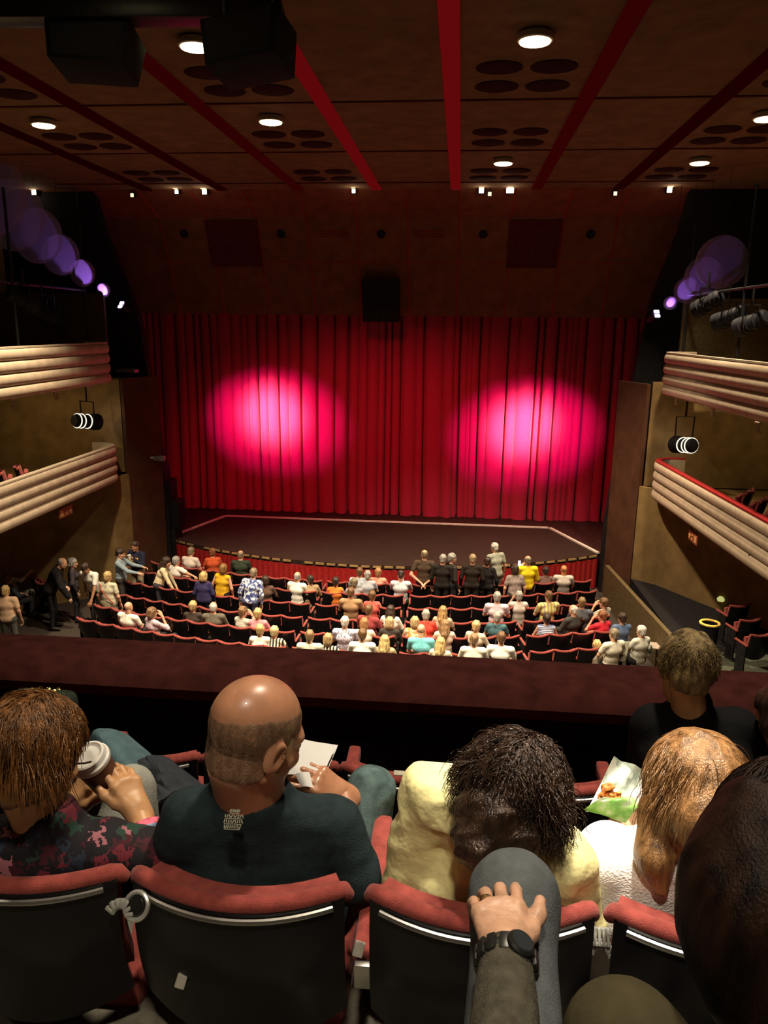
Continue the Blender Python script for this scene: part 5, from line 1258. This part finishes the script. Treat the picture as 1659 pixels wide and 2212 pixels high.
MB().lathe([(.001, -.004), (.018, -.004), (.019, .004), (.016, .008), (.001, .008)], 24, mw @ Matrix.Translation((-.012, 0, .034)) @ Matrix.Rotation(R(-18), 4, 'Y')).build('case', M_WATCH, w)
MB().lathe([(.001, .0078), (.0145, .0078), (.0145, .0088), (.001, .0088)], 24, mw @ Matrix.Translation((-.012, 0, .034)) @ Matrix.Rotation(R(-18), 4, 'Y')).build('dial', mat('watch_glass', (.03, .035, .04), .1, spec=.8), w)

# dark-haired person leaning in from the right
b0 = A((3.05, .45, ZC)); HR = eul(25, -40, 0)
J = jn(b0, pel=(3.05, .35, 6.08), chest=(2.98, .55, 6.36), neck=(2.88, .72, 6.52), head=P(1738, 1880, .95), hrot=HR, sh=[P(1660, 2110, .95), (3.14, .62, 6.45)], el=[P(1640, 2300, .9), (3.25, .8, 6.3)], wr=[P(1680, 2350, 1.05), (3.1, .95, 6.15)],
       hip=[(2.97, .4, 6.1), (3.15, .4, 6.1)], kn=[P(1350, 2260, .90), (3.15, .95, 6.12)], an=[(2.65, .95, 5.7), (3.15, 1.0, 5.7)], toe=[(2.65, 1.1, 5.645), (3.15, 1.15, 5.645)])
e = empty('person', b0, 0, 'person with long dark hair in black leaning in at the lower right edge', 'person', NG)
build_person(e, J, False, h=.009, hh=.008, hd=.006, skinm=skin((.35, .2, .12)), topm=cloth((.012, .011, .016)), botm=cloth((.06, .05, .025)), sleeve='long', hair=('bald', None), loose=.02)
Mh = m4(HR*1.0, J['head']); M_DK = mat('hair_near_black', (.014, .006, .0035), .5, vary=.4, nscale=9, bump=.3, bscale=60, stretch=(6, 6, .8), spec=.15)
hd_ = J['head']; lp = lambda u, v, d: A(P(u, v, d))-b0
S = Sdf(); S.ell(hd_+A((0, -.01, .02)), (.102, .112, .102)); S.chain([lp(1665, 1800, .93), lp(1612, 1900, .92), lp(1600, 2020, .92), lp(1615, 2150, .93)], [.065, .062, .055, .045], k=.05); S.chain([hd_, lp(1680, 1990, .9), lp(1690, 2150, .9)], [.09, .08, .07], k=.05)
link('hair', mesh_np('hair', S.run(.007, lambda p: .003*wob(p*A((1.6, 1.6, .5)), 75, 3, 2))), M_DK, e)
add_hair(e, strands(Mh, (.098, .110, .098), 1800, .10, seg=8, rad=.0011, seed=12, lo=-.4, off=.002, wavy=.0003, fall=1.1), M_DK, 'loose_hair')

# front row at the right: two people
b0 = A(P(1500, 1700, 2.85)); b0[2] = ZA; HR = eul(-4, -26, 6)
J = jn(b0, pel=(b0[0], b0[1]-.0, 5.30), chest=P(1495, 1640, 2.74), neck=P(1492, 1522, 2.74), head=P(1482, 1448, 2.70), hrot=HR, sh=[P(1408, 1568, 2.76), P(1596, 1575, 2.76)], el=[P(1385, 1690, 2.85), P(1630, 1690, 2.85)], wr=[P(1440, 1640, 3.0), P(1570, 1640, 3.0)],
       hip=[(b0[0]-.09, b0[1]+.05, 5.3), (b0[0]+.09, b0[1]+.05, 5.3)], kn=[(b0[0]-.12, b0[1]+.38, 5.3), (b0[0]+.12, b0[1]+.38, 5.3)], an=[(b0[0]-.12, b0[1]+.36, 4.88), (b0[0]+.12, b0[1]+.36, 4.88)], toe=[(b0[0]-.12, b0[1]+.46, 4.825), (b0[0]+.12, b0[1]+.46, 4.825)])
e = empty('person', b0, 0, 'short brown-haired person in a dark jacket in the front balcony row, before the stalls', 'person', NG)
M_OLH = mat('hair_olive_brown', (.20, .14, .06), .5, vary=.3, nscale=12, bump=.6, bscale=70, stretch=(4, 4, 1), spec=.35)
build_person(e, J, True, h=.011, hh=.006, hd=.006, skinm=skin((.42, .24, .12)), topm=cloth((.005, .005, .006)), botm=cloth((.02, .02, .025)), sleeve='long', hair=('bald', None), wr=wrink(.004, 20, 4), ncut=.6, loose=.02)
Mh = m4(HR*1.06, J['head'])
link('hair', mesh_np('hair', xf(hair_vq('short', .006, -.002, .005, 90), Mh)), M_OLH, e)
add_hair(e, strands(Mh, (.084, .103, .091), 2200, .03, seg=5, rad=.0012, seed=5, lo=-.65, off=.003, wavy=.0015, fall=.8), M_OLH, 'short_locks')
b0 = A(P(1740, 1700, 2.8)); b0[2] = ZA; HR = eul(-30, -15, 0)
J = jn(b0, pel=(b0[0], b0[1], 5.30), chest=P(1730, 1720, 2.72), neck=P(1712, 1640, 2.7), head=P(1694, 1545, 2.66), hrot=HR, sh=[P(1640, 1690, 2.72), P(1810, 1680, 2.72)], el=[P(1620, 1780, 2.8), P(1850, 1780, 2.8)], wr=[P(1660, 1720, 2.95), P(1800, 1720, 2.95)],
       hip=[(b0[0]-.09, b0[1]+.05, 5.3), (b0[0]+.09, b0[1]+.05, 5.3)], kn=[(b0[0]-.12, b0[1]+.38, 5.3), (b0[0]+.12, b0[1]+.38, 5.3)], an=[(b0[0]-.12, b0[1]+.36, 4.88), (b0[0]+.12, b0[1]+.36, 4.88)], toe=[(b0[0]-.12, b0[1]+.46, 4.825), (b0[0]+.12, b0[1]+.46, 4.825)])
e = empty('person', b0, 0, 'person with a cream collar cut by the right edge of the photo', 'person', NG)
build_person(e, J, True, h=.011, hh=.006, hd=.006, skinm=skin((.42, .2, .1)), topm=cloth((.58, .55, .42)), botm=cloth((.02, .02, .025)), sleeve='short', hair=('short', hairm(DKBR)))

# coats and a bag on the front-row seats at the left
for nm, pts, m, lb, sd in (('jacket', (P(185, 1600, 2.62), P(268, 1588, 2.64), P(345, 1652, 2.55), P(245, 1690, 2.45)), cloth((.075, .13, .15)), 'teal garment draped over the front-row seat at the left', 2), ('jacket', (P(296, 1648, 2.5), P(362, 1644, 2.58), P(440, 1706, 2.48), P(345, 1752, 2.36)), cloth((.03, .035, .042)), 'black jacket lying over the seat beside the teal garment', 5)):
    o = quad_sheet(pts, 22, 22, .012, .04, .03, sd).build(nm, m); tag(o, lb, 'jacket', 'clothes on the front-row seats')
c0 = A(P(85, 1512, 2.75))
e = empty('sequin_bag', c0, 0, 'dark bag with gold and green sequins beyond the auburn hair', 'bag')
MB().box((0, 0, -.10), (.24, .14, .24), bevel=.04, seg=3).build('body', cloth((.02, .03, .02)), e)
mb = MB(); rs = np.random.RandomState(2)
for k in range(60): mb.lathe([(.001, 0), (.006, 0), (.006, .001), (.001, .0015)], 8, Matrix.Translation((rs.uniform(-.11, .11), rs.uniform(-.06, .06), .022+rs.uniform(-.01, .004))) @ Matrix.Rotation(rs.uniform(-.7, .7), 4, 'X') @ Matrix.Rotation(rs.uniform(-.7, .7), 4, 'Y'))
mb.build('sequins', mat('sequin', (.55, .50, .18), .2, metal=1.0, vary=.4, nscale=60), e, kind='stuff')
